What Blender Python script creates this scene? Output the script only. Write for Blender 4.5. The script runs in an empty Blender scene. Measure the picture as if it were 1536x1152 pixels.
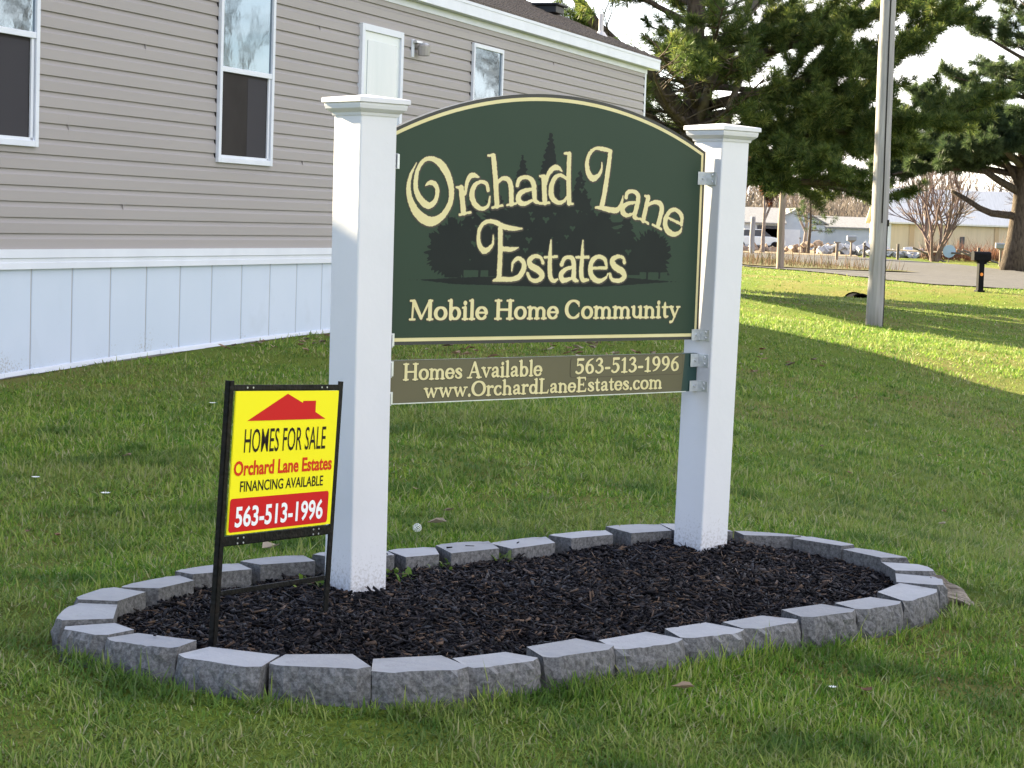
import bpy, bmesh, math, random
import numpy as np
from mathutils import Vector, Matrix
R = math.radians
sc = bpy.context.scene
col = sc.collection
# ------------------------------------------------------------------ camera
PIT, ROL = R(4.57), R(1.94)
cd = bpy.data.cameras.new('camera'); cam = bpy.data.objects.new('camera', cd); col.objects.link(cam)
cd.sensor_width = 36; cd.lens = 36 * 3100 / 1536; cd.clip_start = 0.1; cd.clip_end = 3000
_f = Vector((0, math.cos(PIT), -math.sin(PIT))); _r = Vector((1, 0, 0)); _u = Vector((0, math.sin(PIT), math.cos(PIT)))
_rr = _r * math.cos(ROL) + _u * math.sin(ROL); _uu = -_r * math.sin(ROL) + _u * math.cos(ROL)
m = Matrix.Identity(4)
for i in range(3):
    m[i][0] = _rr[i]; m[i][1] = _uu[i]; m[i][2] = -_f[i]
cam.matrix_world = m
sc.camera = cam
# ------------------------------------------------------------------ light
SUN_AZ, SUN_EL = R(-51.0), R(21.5)       # azimuth clockwise from +Y, towards the sun
w = bpy.data.worlds.new('World'); sc.world = w; w.use_nodes = True
nt = w.node_tree; nt.nodes.clear()
def wn(t, **k):
    n = nt.nodes.new(t)
    for a, b in k.items(): setattr(n, a, b)
    return n
sky = wn('ShaderNodeTexSky', sky_type='NISHITA'); sky.sun_disc = False; sky.sun_elevation = SUN_EL; sky.sun_rotation = SUN_AZ
sky.air_density = 1.0; sky.dust_density = 0.5; sky.ozone_density = 1.6
tc = wn('ShaderNodeTexCoord'); mp = wn('ShaderNodeMapping'); mp.inputs['Scale'].default_value = (1, 1, 2.6); mp.inputs['Location'].default_value = (0.35, 0.2, 0)
nz = wn('ShaderNodeTexNoise'); nz.inputs['Scale'].default_value = 3.2; nz.inputs['Detail'].default_value = 9; nz.inputs['Roughness'].default_value = 0.58
cr = wn('ShaderNodeValToRGB'); cr.color_ramp.elements[0].position = 0.44; cr.color_ramp.elements[1].position = 0.6
mx = wn('ShaderNodeMixRGB'); mx.inputs[2].default_value = (8.6, 7.9, 7.5, 1)
sepx = wn('ShaderNodeSeparateXYZ'); mrx = wn('ShaderNodeMapRange'); mrx.inputs[1].default_value = -0.55; mrx.inputs[2].default_value = 0.25; mrx.interpolation_type = 'SMOOTHSTEP'
mlt = wn('ShaderNodeMath', operation='MULTIPLY'); tint = wn('ShaderNodeMixRGB', blend_type='MULTIPLY'); tint.inputs[0].default_value = 1; tint.inputs[2].default_value = (1.0, .97, 1.03, 1)
bg = wn('ShaderNodeBackground'); bg.inputs[1].default_value = 0.053
ow = wn('ShaderNodeOutputWorld')
L = nt.links.new
L(tc.outputs['Generated'], mp.inputs[0]); L(mp.outputs[0], nz.inputs['Vector']); L(nz.outputs['Fac'], cr.inputs[0])
L(tc.outputs['Generated'], sepx.inputs[0]); L(sepx.outputs[0], mrx.inputs[0]); L(cr.outputs[0], mlt.inputs[0]); L(mrx.outputs[0], mlt.inputs[1]); L(mlt.outputs[0], mx.inputs[0]); L(sky.outputs[0], tint.inputs[1]); L(tint.outputs[0], mx.inputs[1]); L(mx.outputs[0], bg.inputs[0]); L(bg.outputs[0], ow.inputs[0])
sd = bpy.data.lights.new('sun', 'SUN'); sd.energy = 5.0; sd.angle = R(0.55); sd.color = (1.0, 0.85, 0.56)
so = bpy.data.objects.new('sun', sd); col.objects.link(so)
sdir = Vector((math.sin(SUN_AZ) * math.cos(SUN_EL), math.cos(SUN_AZ) * math.cos(SUN_EL), math.sin(SUN_EL)))
so.rotation_euler = sdir.to_track_quat('Z', 'Y').to_euler(); so.location = (-20, 10, 30)
sc.view_settings.view_transform = 'Standard'; sc.view_settings.look = 'None'; sc.view_settings.gamma = 1
sc.view_settings.exposure = 2.9
sc.cycles.use_denoising = True
sc.cycles.max_bounces = 7; sc.cycles.transparent_max_bounces = 8

# ------------------------------------------------------------------ helpers
rng = np.random.default_rng(7); random.seed(7)
def link_mat(nt, a, b): nt.links.new(a, b)
def pm(name, c1, c2=None, scale=5.0, rough=0.7, bump=0.0, bscale=None, detail=4, spec=0.4, stretch=(1, 1, 1), lo=0.35, hi=0.65, c3=None, scale3=1.0, metal=0.0, transl=0.0, lo3=.45, hi3=.62, bdist=0.02):
    m = bpy.data.materials.new(name); m.use_nodes = True; n = m.node_tree; b = n.nodes['Principled BSDF']
    b.inputs['Roughness'].default_value = rough; b.inputs['Specular IOR Level'].default_value = spec; b.inputs['Metallic'].default_value = metal
    b.inputs['Base Color'].default_value = (*c1, 1)
    tc = n.nodes.new('ShaderNodeTexCoord'); mp = n.nodes.new('ShaderNodeMapping'); mp.inputs['Scale'].default_value = stretch
    n.links.new(tc.outputs['Object'], mp.inputs[0])
    out = None
    if c2:
        z = n.nodes.new('ShaderNodeTexNoise'); z.inputs['Scale'].default_value = scale; z.inputs['Detail'].default_value = detail
        n.links.new(mp.outputs[0], z.inputs['Vector'])
        r = n.nodes.new('ShaderNodeValToRGB'); r.color_ramp.elements[0].position = lo; r.color_ramp.elements[1].position = hi
        r.color_ramp.elements[0].color = (*c1, 1); r.color_ramp.elements[1].color = (*c2, 1)
        n.links.new(z.outputs['Fac'], r.inputs[0]); out = r.outputs[0]
        if c3:
            z3 = n.nodes.new('ShaderNodeTexNoise'); z3.inputs['Scale'].default_value = scale3; z3.inputs['Detail'].default_value = 3
            n.links.new(mp.outputs[0], z3.inputs['Vector'])
            r3 = n.nodes.new('ShaderNodeValToRGB'); r3.color_ramp.elements[0].position = lo3; r3.color_ramp.elements[1].position = hi3
            mxx = n.nodes.new('ShaderNodeMixRGB'); mxx.inputs[2].default_value = (*c3, 1)
            n.links.new(z3.outputs['Fac'], r3.inputs[0]); n.links.new(r3.outputs[0], mxx.inputs[0]); n.links.new(out, mxx.inputs[1]); out = mxx.outputs[0]
        n.links.new(out, b.inputs['Base Color'])
    if bump:
        zb = n.nodes.new('ShaderNodeTexNoise'); zb.inputs['Scale'].default_value = bscale or scale; zb.inputs['Detail'].default_value = 6
        n.links.new(mp.outputs[0], zb.inputs['Vector'])
        bp = n.nodes.new('ShaderNodeBump'); bp.inputs['Strength'].default_value = bump; bp.inputs['Distance'].default_value = bdist
        n.links.new(zb.outputs['Fac'], bp.inputs['Height']); n.links.new(bp.outputs[0], b.inputs['Normal'])
    if transl:
        t = n.nodes.new('ShaderNodeBsdfTranslucent'); ms = n.nodes.new('ShaderNodeMixShader'); ms.inputs[0].default_value = transl
        if out: n.links.new(out, t.inputs[0])
        else: t.inputs[0].default_value = (*c1, 1)
        o = n.nodes['Material Output']
        n.links.new(b.outputs[0], ms.inputs[1]); n.links.new(t.outputs[0], ms.inputs[2]); n.links.new(ms.outputs[0], o.inputs[0])
    return m
def leafmat(name, cols, transl=0.3, rough=0.6, patch=None, patch_scale=1.0, pamt=0.5, spec=0.25, dark=None):
    """colour picked from a per-blade random attribute 'rnd' (the leaf's own colour)"""
    m = bpy.data.materials.new(name); m.use_nodes = True; n = m.node_tree; b = n.nodes['Principled BSDF']
    b.inputs['Roughness'].default_value = rough; b.inputs['Specular IOR Level'].default_value = spec
    a = n.nodes.new('ShaderNodeAttribute'); a.attribute_name = 'rnd'
    r = n.nodes.new('ShaderNodeValToRGB'); e = r.color_ramp.elements
    e[0].position = 0; e[0].color = (*cols[0], 1); e[1].position = 1; e[1].color = (*cols[-1], 1)
    for i, c in enumerate(cols[1:-1]):
        k = e.new((i + 1) / (len(cols) - 1)); k.color = (*c, 1)
    n.links.new(a.outputs['Fac'], r.inputs[0]); out = r.outputs[0]
    if patch:
        tc = n.nodes.new('ShaderNodeTexCoord'); z = n.nodes.new('ShaderNodeTexNoise'); z.inputs['Scale'].default_value = patch_scale; z.inputs['Detail'].default_value = 5
        z.inputs['Roughness'].default_value = 0.65
        r3 = n.nodes.new('ShaderNodeValToRGB'); r3.color_ramp.elements[0].position = .42; r3.color_ramp.elements[1].position = .62
        r3.color_ramp.elements[1].color = (pamt, pamt, pamt, 1)
        mxx = n.nodes.new('ShaderNodeMixRGB'); mxx.inputs[2].default_value = (*patch, 1)
        n.links.new(tc.outputs['Object'], z.inputs['Vector']); n.links.new(z.outputs['Fac'], r3.inputs[0]); n.links.new(r3.outputs[0], mxx.inputs[0]); n.links.new(out, mxx.inputs[1]); out = mxx.outputs[0]
    if dark:
        tc = n.nodes.new('ShaderNodeTexCoord'); z = n.nodes.new('ShaderNodeTexNoise'); z.inputs['Scale'].default_value = 2.7; z.inputs['Detail'].default_value = 4
        mpp = n.nodes.new('ShaderNodeMapping'); mpp.inputs['Location'].default_value = (5, 9, 0); n.links.new(tc.outputs['Object'], mpp.inputs[0])
        r3 = n.nodes.new('ShaderNodeValToRGB'); r3.color_ramp.elements[0].position = .50; r3.color_ramp.elements[1].position = .66
        r3.color_ramp.elements[1].color = (.75, .75, .75, 1)
        mxx = n.nodes.new('ShaderNodeMixRGB'); mxx.blend_type = 'MIX'; mxx.inputs[2].default_value = (*dark, 1)
        n.links.new(mpp.outputs[0], z.inputs['Vector']); n.links.new(z.outputs['Fac'], r3.inputs[0]); n.links.new(r3.outputs[0], mxx.inputs[0]); n.links.new(out, mxx.inputs[1]); out = mxx.outputs[0]
    n.links.new(out, b.inputs['Base Color'])
    t = n.nodes.new('ShaderNodeBsdfTranslucent'); ms = n.nodes.new('ShaderNodeMixShader'); ms.inputs[0].default_value = transl
    n.links.new(out, t.inputs[0]); o = n.nodes['Material Output']
    n.links.new(b.outputs[0], ms.inputs[1]); n.links.new(t.outputs[0], ms.inputs[2]); n.links.new(ms.outputs[0], o.inputs[0])
    return m
def tag(o, label=None, cat=None, group=None, kind=None):
    if label: o['label'] = label
    if cat: o['category'] = cat
    if group: o['group'] = group
    if kind: o['kind'] = kind
    return o
def empty(name, loc, label, cat, group=None, rot=None):
    o = bpy.data.objects.new(name, None); col.objects.link(o); o.location = loc
    if rot is not None: o.rotation_euler = rot
    o.empty_display_size = 0.1
    return tag(o, label, cat, group)
class MB:
    """mesh builder in world coordinates"""
    def __init__(s): s.v = []; s.f = []
    def add(s, vs, fs):
        n = len(s.v); s.v += [tuple(p) for p in vs]; s.f += [tuple(i + n for i in f) for f in fs]; return s
    def box(s, c, size, ax=None):
        """box centre c, size (x,y,z), optional axes (3 vectors)"""
        ax = ax or (Vector((1, 0, 0)), Vector((0, 1, 0)), Vector((0, 0, 1))); c = Vector(c); vs = []
        for dz in (-.5, .5):
            for dx, dy in ((-.5, -.5), (.5, -.5), (.5, .5), (-.5, .5)):
                vs.append(c + ax[0] * dx * size[0] + ax[1] * dy * size[1] + ax[2] * dz * size[2])
        return s.add(vs, [(0, 3, 2, 1), (4, 5, 6, 7), (0, 1, 5, 4), (1, 2, 6, 5), (2, 3, 7, 6), (3, 0, 4, 7)])
    def quad8(s, lo, hi):
        return s.add(list(lo) + list(hi), [(3, 2, 1, 0), (4, 5, 6, 7), (0, 1, 5, 4), (1, 2, 6, 5), (2, 3, 7, 6), (3, 0, 4, 7)])
    def tube(s, pts, rads, n=8, cap=True):
        pts = [Vector(p) for p in pts]; N0 = len(s.v); prev = None; ref = None
        for i, p in enumerate(pts):
            d = (pts[min(i + 1, len(pts) - 1)] - pts[max(i - 1, 0)])
            if d.length < 1e-9: d = Vector((0, 0, 1))
            d.normalize()
            if ref is None: ref = d.orthogonal().normalized()
            ref = (ref - d * ref.dot(d)); ref = ref.normalized() if ref.length > 1e-6 else d.orthogonal().normalized()
            b = d.cross(ref)
            for k in range(n):
                a = 2 * math.pi * k / n; s.v.append(tuple(p + (ref * math.cos(a) + b * math.sin(a)) * rads[i]))
        for i in range(len(pts) - 1):
            for k in range(n):
                a = N0 + i * n + k; b_ = N0 + i * n + (k + 1) % n; s.f.append((a, b_, b_ + n, a + n))
        if cap:
            s.f.append(tuple(N0 + k for k in range(n))[::-1]); s.f.append(tuple(N0 + (len(pts) - 1) * n + k for k in range(n)))
        return s
    def build(s, name, mat, parent=None, bevel=0, smooth=False, recalc=True, seg=2):
        """parent given: vertices stored relative to the parent's world matrix"""
        me = bpy.data.meshes.new(name)
        org = None
        if parent is not None:
            inv = wmat(parent).inverted(); vs = [tuple(inv @ Vector(p)) for p in s.v]
        else:
            a = np.array(s.v); org = Vector(((a[:, 0].min() + a[:, 0].max()) / 2, (a[:, 1].min() + a[:, 1].max()) / 2, a[:, 2].min())); vs = [tuple(Vector(p) - org) for p in s.v]
        me.from_pydata(vs, [], s.f)
        if recalc or bevel:
            bm = bmesh.new(); bm.from_mesh(me)
            if recalc: bmesh.ops.recalc_face_normals(bm, faces=bm.faces)
            if bevel:
                es = [e for e in bm.edges if len(e.link_faces) == 2 and e.calc_face_angle() > 0.5]
                bmesh.ops.bevel(bm, geom=es, offset=bevel, segments=seg, profile=0.6, affect='EDGES', clamp_overlap=True)
            bm.to_mesh(me); bm.free()
        if smooth:
            me.polygons.foreach_set('use_smooth', [True] * len(me.polygons))
        me.materials.append(mat)
        o = bpy.data.objects.new(name, me); col.objects.link(o)
        if parent is not None: o.parent = parent
        else: o.location = org
        return o
def wmat(o):
    m = o.matrix_basis.copy()
    while o.parent: o = o.parent; m = o.matrix_basis @ m
    return m
def raw_mesh(name, verts, tris, mat, parent=None, rnd=None, nsides=3, smooth=False):
    """fast numpy mesh; verts (n,3) world, tris (m,nsides); rnd per vertex"""
    me = bpy.data.meshes.new(name)
    verts = np.asarray(verts, np.float32)
    if parent is not None:
        off = np.array(wmat(parent).translation, np.float32)
    else:
        off = np.array([verts[:, 0].mean(), verts[:, 1].mean(), verts[:, 2].min()], np.float32)
    verts = verts - off
    me.vertices.add(len(verts)); me.vertices.foreach_set('co', verts.ravel())
    t = np.asarray(tris, np.int32)
    me.loops.add(t.size); me.loops.foreach_set('vertex_index', t.ravel())
    me.polygons.add(len(t)); me.polygons.foreach_set('loop_start', np.arange(0, t.size, nsides, dtype=np.int32))
    me.polygons.foreach_set('loop_total', np.full(len(t), nsides, np.int32))
    if rnd is not None:
        at = me.attributes.new('rnd', 'FLOAT', 'POINT'); at.data.foreach_set('value', np.asarray(rnd, np.float32))
    me.update(calc_edges=True)
    if smooth: me.polygons.foreach_set('use_smooth', [True] * len(me.polygons))
    me.materials.append(mat)
    o = bpy.data.objects.new(name, me); col.objects.link(o)
    if parent is not None: o.parent = parent
    else: o.location = off.tolist()
    return o

# ------------------------------------------------------------------ axes of the place
AS = R(48.5); U = Vector((math.sin(AS), math.cos(AS), 0)); V = Vector((U.y, -U.x, 0))     # along the sign / out of its face
Z = Vector((0, 0, 1))
SC = Vector((0.10957, 6.31464, 0)); SW = 1.435                                           # sign centre (z = eye level), post spacing
AHs = R(19.5); HD = Vector((math.sin(AHs), math.cos(AHs), 0)); HO = Vector((HD.y, -HD.x, 0)); HW = 8.25
def H(s, wd, z): return HD * s + HO * (wd - HW) + Z * z
def S(a, b, z): return SC + U * a + V * b + Z * z

# ------------------------------------------------------------------ terrain
CP = [(0, 0, -1.3), (-4, 0, -1.3), (3, 0, -1.5), (0, 3.4, -1.2), (-1.5, 3.5, -1.17), (1.5, 3.6, -1.28), (-2.5, 5, -1.16), (0.1, 7.3, -1.085), (1.1, 7.5, -1.13),
      (.4, 4.6, -1.19), (1.9, 6.0, -1.22), (-3, 9, -1.15), (-1.5, 11, -1.08), (1, 11, -1.12), (-3.6, 14.5, -1.245), (-2.34, 18.1, -1.16), (-1.77, 19.7, -1.14), (-6.1, 7.5, -1.32),
      (1.74, 29.6, -1.2), (0.3, 24, -1.13), (3.17, 28.5, -1.35), (4.63, 27, -1.6), (6.4, 25.75, -2.0), (6.68, 38.4, -1.75), (2.7, 10.4, -1.5), (4.4, 17, -1.78), (2.2, 17, -1.35), (8, 15, -2.1), (12, 25, -2.2), (12, 38, -2.05),
      (4.4, 39.5, -1.42), (2, 45, -1.35), (5.5, 50, -1.6), (6.9, 62, -1.65), (10.3, 79, -1.6), (11.8, 70, -1.6), (13.4, 62, -1.62), (16, 66, -1.68), (9, 90, -1.6), (15.6, 80, -1.6), (22, 92, -1.65), (22, 107, -1.6), (12, 104, -1.6),
      (21, 119, -1.6), (10, 125, -1.6), (40, 120, -1.65), (-10, 60, -1.3), (-10, 100, -1.5), (-12, 30, -1.2), (-20, 10, -1.4), (30, 50, -2.0), (30, 20, -2.4), (20, 5, -2.2), (-20, -20, -1.6), (30, -20, -2.2), (60, 100, -1.8), (60, 200, -1.8), (0, 200, -1.8), (-60, 150, -1.6), (-60, 40, -1.4)]
CPa = np.array(CP); _X = CPa[:, :2]
def _phi(d2): return 0.5 * d2 * np.log(np.maximum(d2, 1e-9))
_d2 = ((_X[:, None] - _X[None]) ** 2).sum(-1); _n = len(_X)
_A = np.zeros((_n + 3, _n + 3)); _A[:_n, :_n] = _phi(_d2) - np.eye(_n) * 0.3; _A[:_n, _n] = 1; _A[:_n, _n + 1:] = _X; _A[_n, :_n] = 1; _A[_n + 1:, :_n] = _X.T
_wt = np.linalg.solve(_A, np.concatenate([CPa[:, 2], [0, 0, 0]]))
DIT = [((-30, 72), (4, 60)), ((4, 60), (9.6, 57)), ((9.6, 57), (30, 50))]
def G(x, y):
    x = np.asarray(x, float); y = np.asarray(y, float); sh = x.shape; x = x.ravel(); y = y.ravel()
    out = np.empty(len(x))
    for i in range(0, len(x), 40000):
        xx = x[i:i + 40000]; yy = y[i:i + 40000]
        xc = np.clip(xx, -60, 60); yc = np.clip(yy, -20, 200)
        d2 = (xc[:, None] - _X[:, 0]) ** 2 + (yc[:, None] - _X[:, 1]) ** 2
        z = _phi(d2) @ _wt[:_n] + _wt[_n] + _wt[_n + 1] * xc + _wt[_n + 2] * yc
        z = np.clip(z, -2.6, -0.95)
        dm = np.full(len(xx), 1e9)
        for (a, b), (c, d) in DIT:
            vx, vy = c - a, d - b; t = np.clip(((xx - a) * vx + (yy - b) * vy) / (vx * vx + vy * vy), 0, 1)
            dm = np.minimum(dm, np.hypot(xx - a - t * vx, yy - b - t * vy))
        z = z - 0.42 * np.exp(-(dm / 2.6) ** 2)
        bu = (xx - SC.x) * U.x + (yy - SC.y) * U.y; bv = (xx - SC.x) * V.x + (yy - SC.y) * V.y
        bd_ = np.maximum(np.hypot(bu - np.clip(bu, -1.1, .48), bv - .36) - .66, 0)
        zb = -1.030 - .045 * bv - .006 * bu - (.052 + .024 * bv) - .03 * (bd_ == 0)
        wb = np.exp(-(bd_ / .55) ** 2); z = z * (1 - wb) + zb * wb
        z = z + 0.010 * (1 - wb) * np.sin(xx * 2.3 + yy * .7) * np.sin(yy * 1.9 - xx * .5)
        out[i:i + 40000] = z
    return out.reshape(sh)
def g1(x, y): return float(G(np.array([x]), np.array([y]))[0])
def axis(a, fa, fb, b, st, n):
    f = np.arange(fa, fb, st); lo = fa - (np.geomspace(1, 1 + (fa - a), n)[::-1] - 1); hi = fb + (np.geomspace(1, 1 + (b - fb), n) - 1)
    return np.unique(np.concatenate([lo, f, hi]))
gx = axis(-900, -10, 26, 900, 0.45, 26); gy = axis(-200, 1, 84, 1600, 0.45, 30)
GX, GY = np.meshgrid(gx, gy); GZ = G(GX, GY)
nx, ny = len(gx), len(gy)
idx = np.arange(nx * ny).reshape(ny, nx)
quads = np.stack([idx[:-1, :-1], idx[:-1, 1:], idx[1:, 1:], idx[1:, :-1]], -1).reshape(-1, 4)
M = {}
M['ground'] = pm('lawn soil and grass', (0.09, 0.135, 0.014), (0.125, 0.165, 0.02), 1.3, 0.95, 0.9, 40, 9, 0.1, c3=(0.15, 0.145, 0.035), scale3=0.45, lo=.3, hi=.7, bdist=0.05)
gr = raw_mesh('ground', np.stack([GX, GY, GZ], -1).reshape(-1, 3), quads, M['ground'], nsides=4, smooth=True)
tag(gr, kind='structure')
def sheet(name, poly, lift, mat, step=2.0, kind='structure', thick=None):
    bm = bmesh.new(); f = bm.faces.new([bm.verts.new((x, y, 0)) for x, y in poly])
    xs = [p[0] for p in poly]; ys = [p[1] for p in poly]
    for k in np.arange(min(xs) + step, max(xs), step): bmesh.ops.bisect_plane(bm, geom=bm.verts[:] + bm.edges[:] + bm.faces[:], plane_co=(k, 0, 0), plane_no=(1, 0, 0))
    for k in np.arange(min(ys) + step, max(ys), step): bmesh.ops.bisect_plane(bm, geom=bm.verts[:] + bm.edges[:] + bm.faces[:], plane_co=(0, k, 0), plane_no=(0, 1, 0))
    co = np.array([v.co[:] for v in bm.verts]); z = G(co[:, 0], co[:, 1])
    for v, zz in zip(bm.verts, z): v.co.z = zz + lift
    bmesh.ops.recalc_face_normals(bm, faces=bm.faces)
    me = bpy.data.meshes.new(name); bm.to_mesh(me); bm.free(); me.materials.append(mat)
    o = bpy.data.objects.new(name, me); col.objects.link(o); tag(o, kind=kind); return o
def curve_poly(pts, n=6, closed=False):
    P = [Vector((p[0], p[1], 0)) for p in pts]; out = []
    for i in range(len(P) - 1):
        p0 = P[max(i - 1, 0)]; p1 = P[i]; p2 = P[i + 1]; p3 = P[min(i + 2, len(P) - 1)]
        for k in range(n):
            t = k / n; q = 0.5 * ((2 * p1) + (p2 - p0) * t + (2 * p0 - 5 * p1 + 4 * p2 - p3) * t * t + (3 * p1 - p0 - 3 * p2 + p3) * t ** 3); out.append((q.x, q.y))
    out.append((P[-1].x, P[-1].y)); return out
M['asphalt'] = pm('worn asphalt', (0.062, 0.059, 0.060), (0.088, 0.084, 0.082), 3, 0.9, 0.3, 60, 6, 0.2)
M['dirt'] = pm('tan gravel lot', (0.17, 0.135, 0.095), (0.24, 0.195, 0.14), 1.2, 0.95, 0.4, 20, 6, 0.1)
M['dryturf'] = pm('dry brown turf', (0.075, 0.085, 0.028), (0.13, 0.105, 0.055), 0.9, 0.95, 0.6, 30, 7, 0.1)
near = curve_poly([(-40, 128), (-8, 108), (4, 93), (10.3, 79), (11.8, 70.2), (13.6, 64.6), (16.5, 63.6), (24, 62.5), (60, 54)])
far = curve_poly([(60, 76), (34, 85), (24, 92), (23, 97), (22.6, 107), (21, 118.6), (20, 126)])
sheet('road', near + far + [(9, 122), (0, 124), (-36, 140)], 0.035, M['asphalt'])
sheet('verge', curve_poly([(-20, 122), (2, 102), (9.3, 83.5), (12, 80.9), (15.65, 80.2)]) + curve_poly([(15.3, 84), (13.5, 92), (11.6, 104), (4, 112), (-18, 128)]), 0.075, M['dryturf'])
sheet('gravel_lot', [(6, 126), (20.5, 124), (24, 150), (24, 175), (4, 175)], 0.05, M['dirt'], 5)
# ------------------------------------------------------------------ 2-D lettering by distance field
def catmull(st, n=8):
    P = np.array(st, float)
    if len(P) < 3: return P
    out = []
    for i in range(len(P) - 1):
        p0 = P[max(i - 1, 0)]; p1 = P[i]; p2 = P[i + 1]; p3 = P[min(i + 2, len(P) - 1)]
        for k in range(n):
            t = k / n; out.append(0.5 * (2 * p1 + (p2 - p0) * t + (2 * p0 - 5 * p1 + 4 * p2 - p3) * t * t + (3 * p1 - p0 - 3 * p2 + p3) * t ** 3))
    out.append(P[-1]); return np.array(out)
class Field:
    def __init__(s, x0, y0, x1, y1, d):
        s.x0, s.y0, s.d = x0, y0, d; s.nx = int((x1 - x0) / d) + 1; s.ny = int((y1 - y0) / d) + 1
        s.F = np.full((s.ny, s.nx), -1e3)
        s.X, s.Y = np.meshgrid(x0 + np.arange(s.nx) * d, y0 + np.arange(s.ny) * d)
    def win(s, xa, xb, ya, yb):
        i0 = max(0, int((xa - s.x0) / s.d)); i1 = min(s.nx, int((xb - s.x0) / s.d) + 2); j0 = max(0, int((ya - s.y0) / s.d)); j1 = min(s.ny, int((yb - s.y0) / s.d) + 2)
        return slice(j0, j1), slice(i0, i1)
    def stroke(s, pts, smooth=True, pad=6):
        P = catmull(pts) if smooth else np.array(pts, float)
        for (xa, ya, ra), (xb, yb, rb) in zip(P[:-1], P[1:]):
            r = max(ra, rb) + pad * s.d
            w = s.win(min(xa, xb) - r, max(xa, xb) + r, min(ya, yb) - r, max(ya, yb) + r)
            X = s.X[w]; Y = s.Y[w]
            if X.size == 0: continue
            vx, vy = xb - xa, yb - ya; l2 = vx * vx + vy * vy + 1e-12
            t = np.clip(((X - xa) * vx + (Y - ya) * vy) / l2, 0, 1)
            s.F[w] = np.maximum(s.F[w], ra + (rb - ra) * t - np.hypot(X - xa - t * vx, Y - ya - t * vy))
    def mesh(s, level=0.0, rough=0.0):
        F = s.F - level
        if rough:
            n = rng.normal(0, 1, F.shape); 
            for _ in range(2): n = (n + np.roll(n, 1, 0) + np.roll(n, 1, 1) + np.roll(n, -1, 0) + np.roll(n, -1, 1)) / 5
            F = F + n * rough
        F = np.clip(F, -5 * s.d, 5 * s.d); F[0] = F[-1] = -s.d; F[:, 0] = F[:, -1] = -s.d
        F = np.where(np.abs(F) < 1e-9, 1e-6, F)
        ins = F > 0; c = ins[:-1, :-1].astype(int) + ins[:-1, 1:] + ins[1:, 1:] + ins[1:, :-1]
        V_ = []; Fc = []; ids = {}
        def gv(key, x, y):
            if key not in ids: ids[key] = len(V_); V_.append((x, y))
            return ids[key]
        full = c == 4
        for j in range(full.shape[0]):
            row = full[j]
            if not row.any(): continue
            e = np.flatnonzero(np.diff(np.concatenate([[0], row.astype(int), [0]])))
            for a, b in zip(e[::2], e[1::2]):
                q = [gv((i, j), s.x0 + i * s.d, s.y0 + j * s.d) for i in (a, b)] + [gv((i, j + 1), s.x0 + i * s.d, s.y0 + (j + 1) * s.d) for i in (b, a)]
                Fc.append(tuple(q))
        for j, i in zip(*np.nonzero((c > 0) & (c < 4))):
            cs = [(i, j), (i + 1, j), (i + 1, j + 1), (i, j + 1)]; poly = []
            for k in range(4):
                a = cs[k]; b = cs[(k + 1) % 4]; fa = F[a[1], a[0]]; fb = F[b[1], b[0]]
                if fa > 0: poly.append(gv(a, s.x0 + a[0] * s.d, s.y0 + a[1] * s.d))
                if (fa > 0) != (fb > 0):
                    t = fa / (fa - fb); key = (a, b) if a < b else (b, a)
                    poly.append(gv(key, s.x0 + (a[0] + (b[0] - a[0]) * t) * s.d, s.y0 + (a[1] + (b[1] - a[1]) * t) * s.d))
            if len(poly) >= 3: Fc.append(tuple(poly))
        return V_, Fc
def flat(name, VF, frame, mat, parent):
    """frame(x,y)->world; flat print"""
    b = MB(); b.add([frame(x, y) for x, y in VF[0]], VF[1]); return b.build(name, mat, parent, recalc=False)

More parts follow.
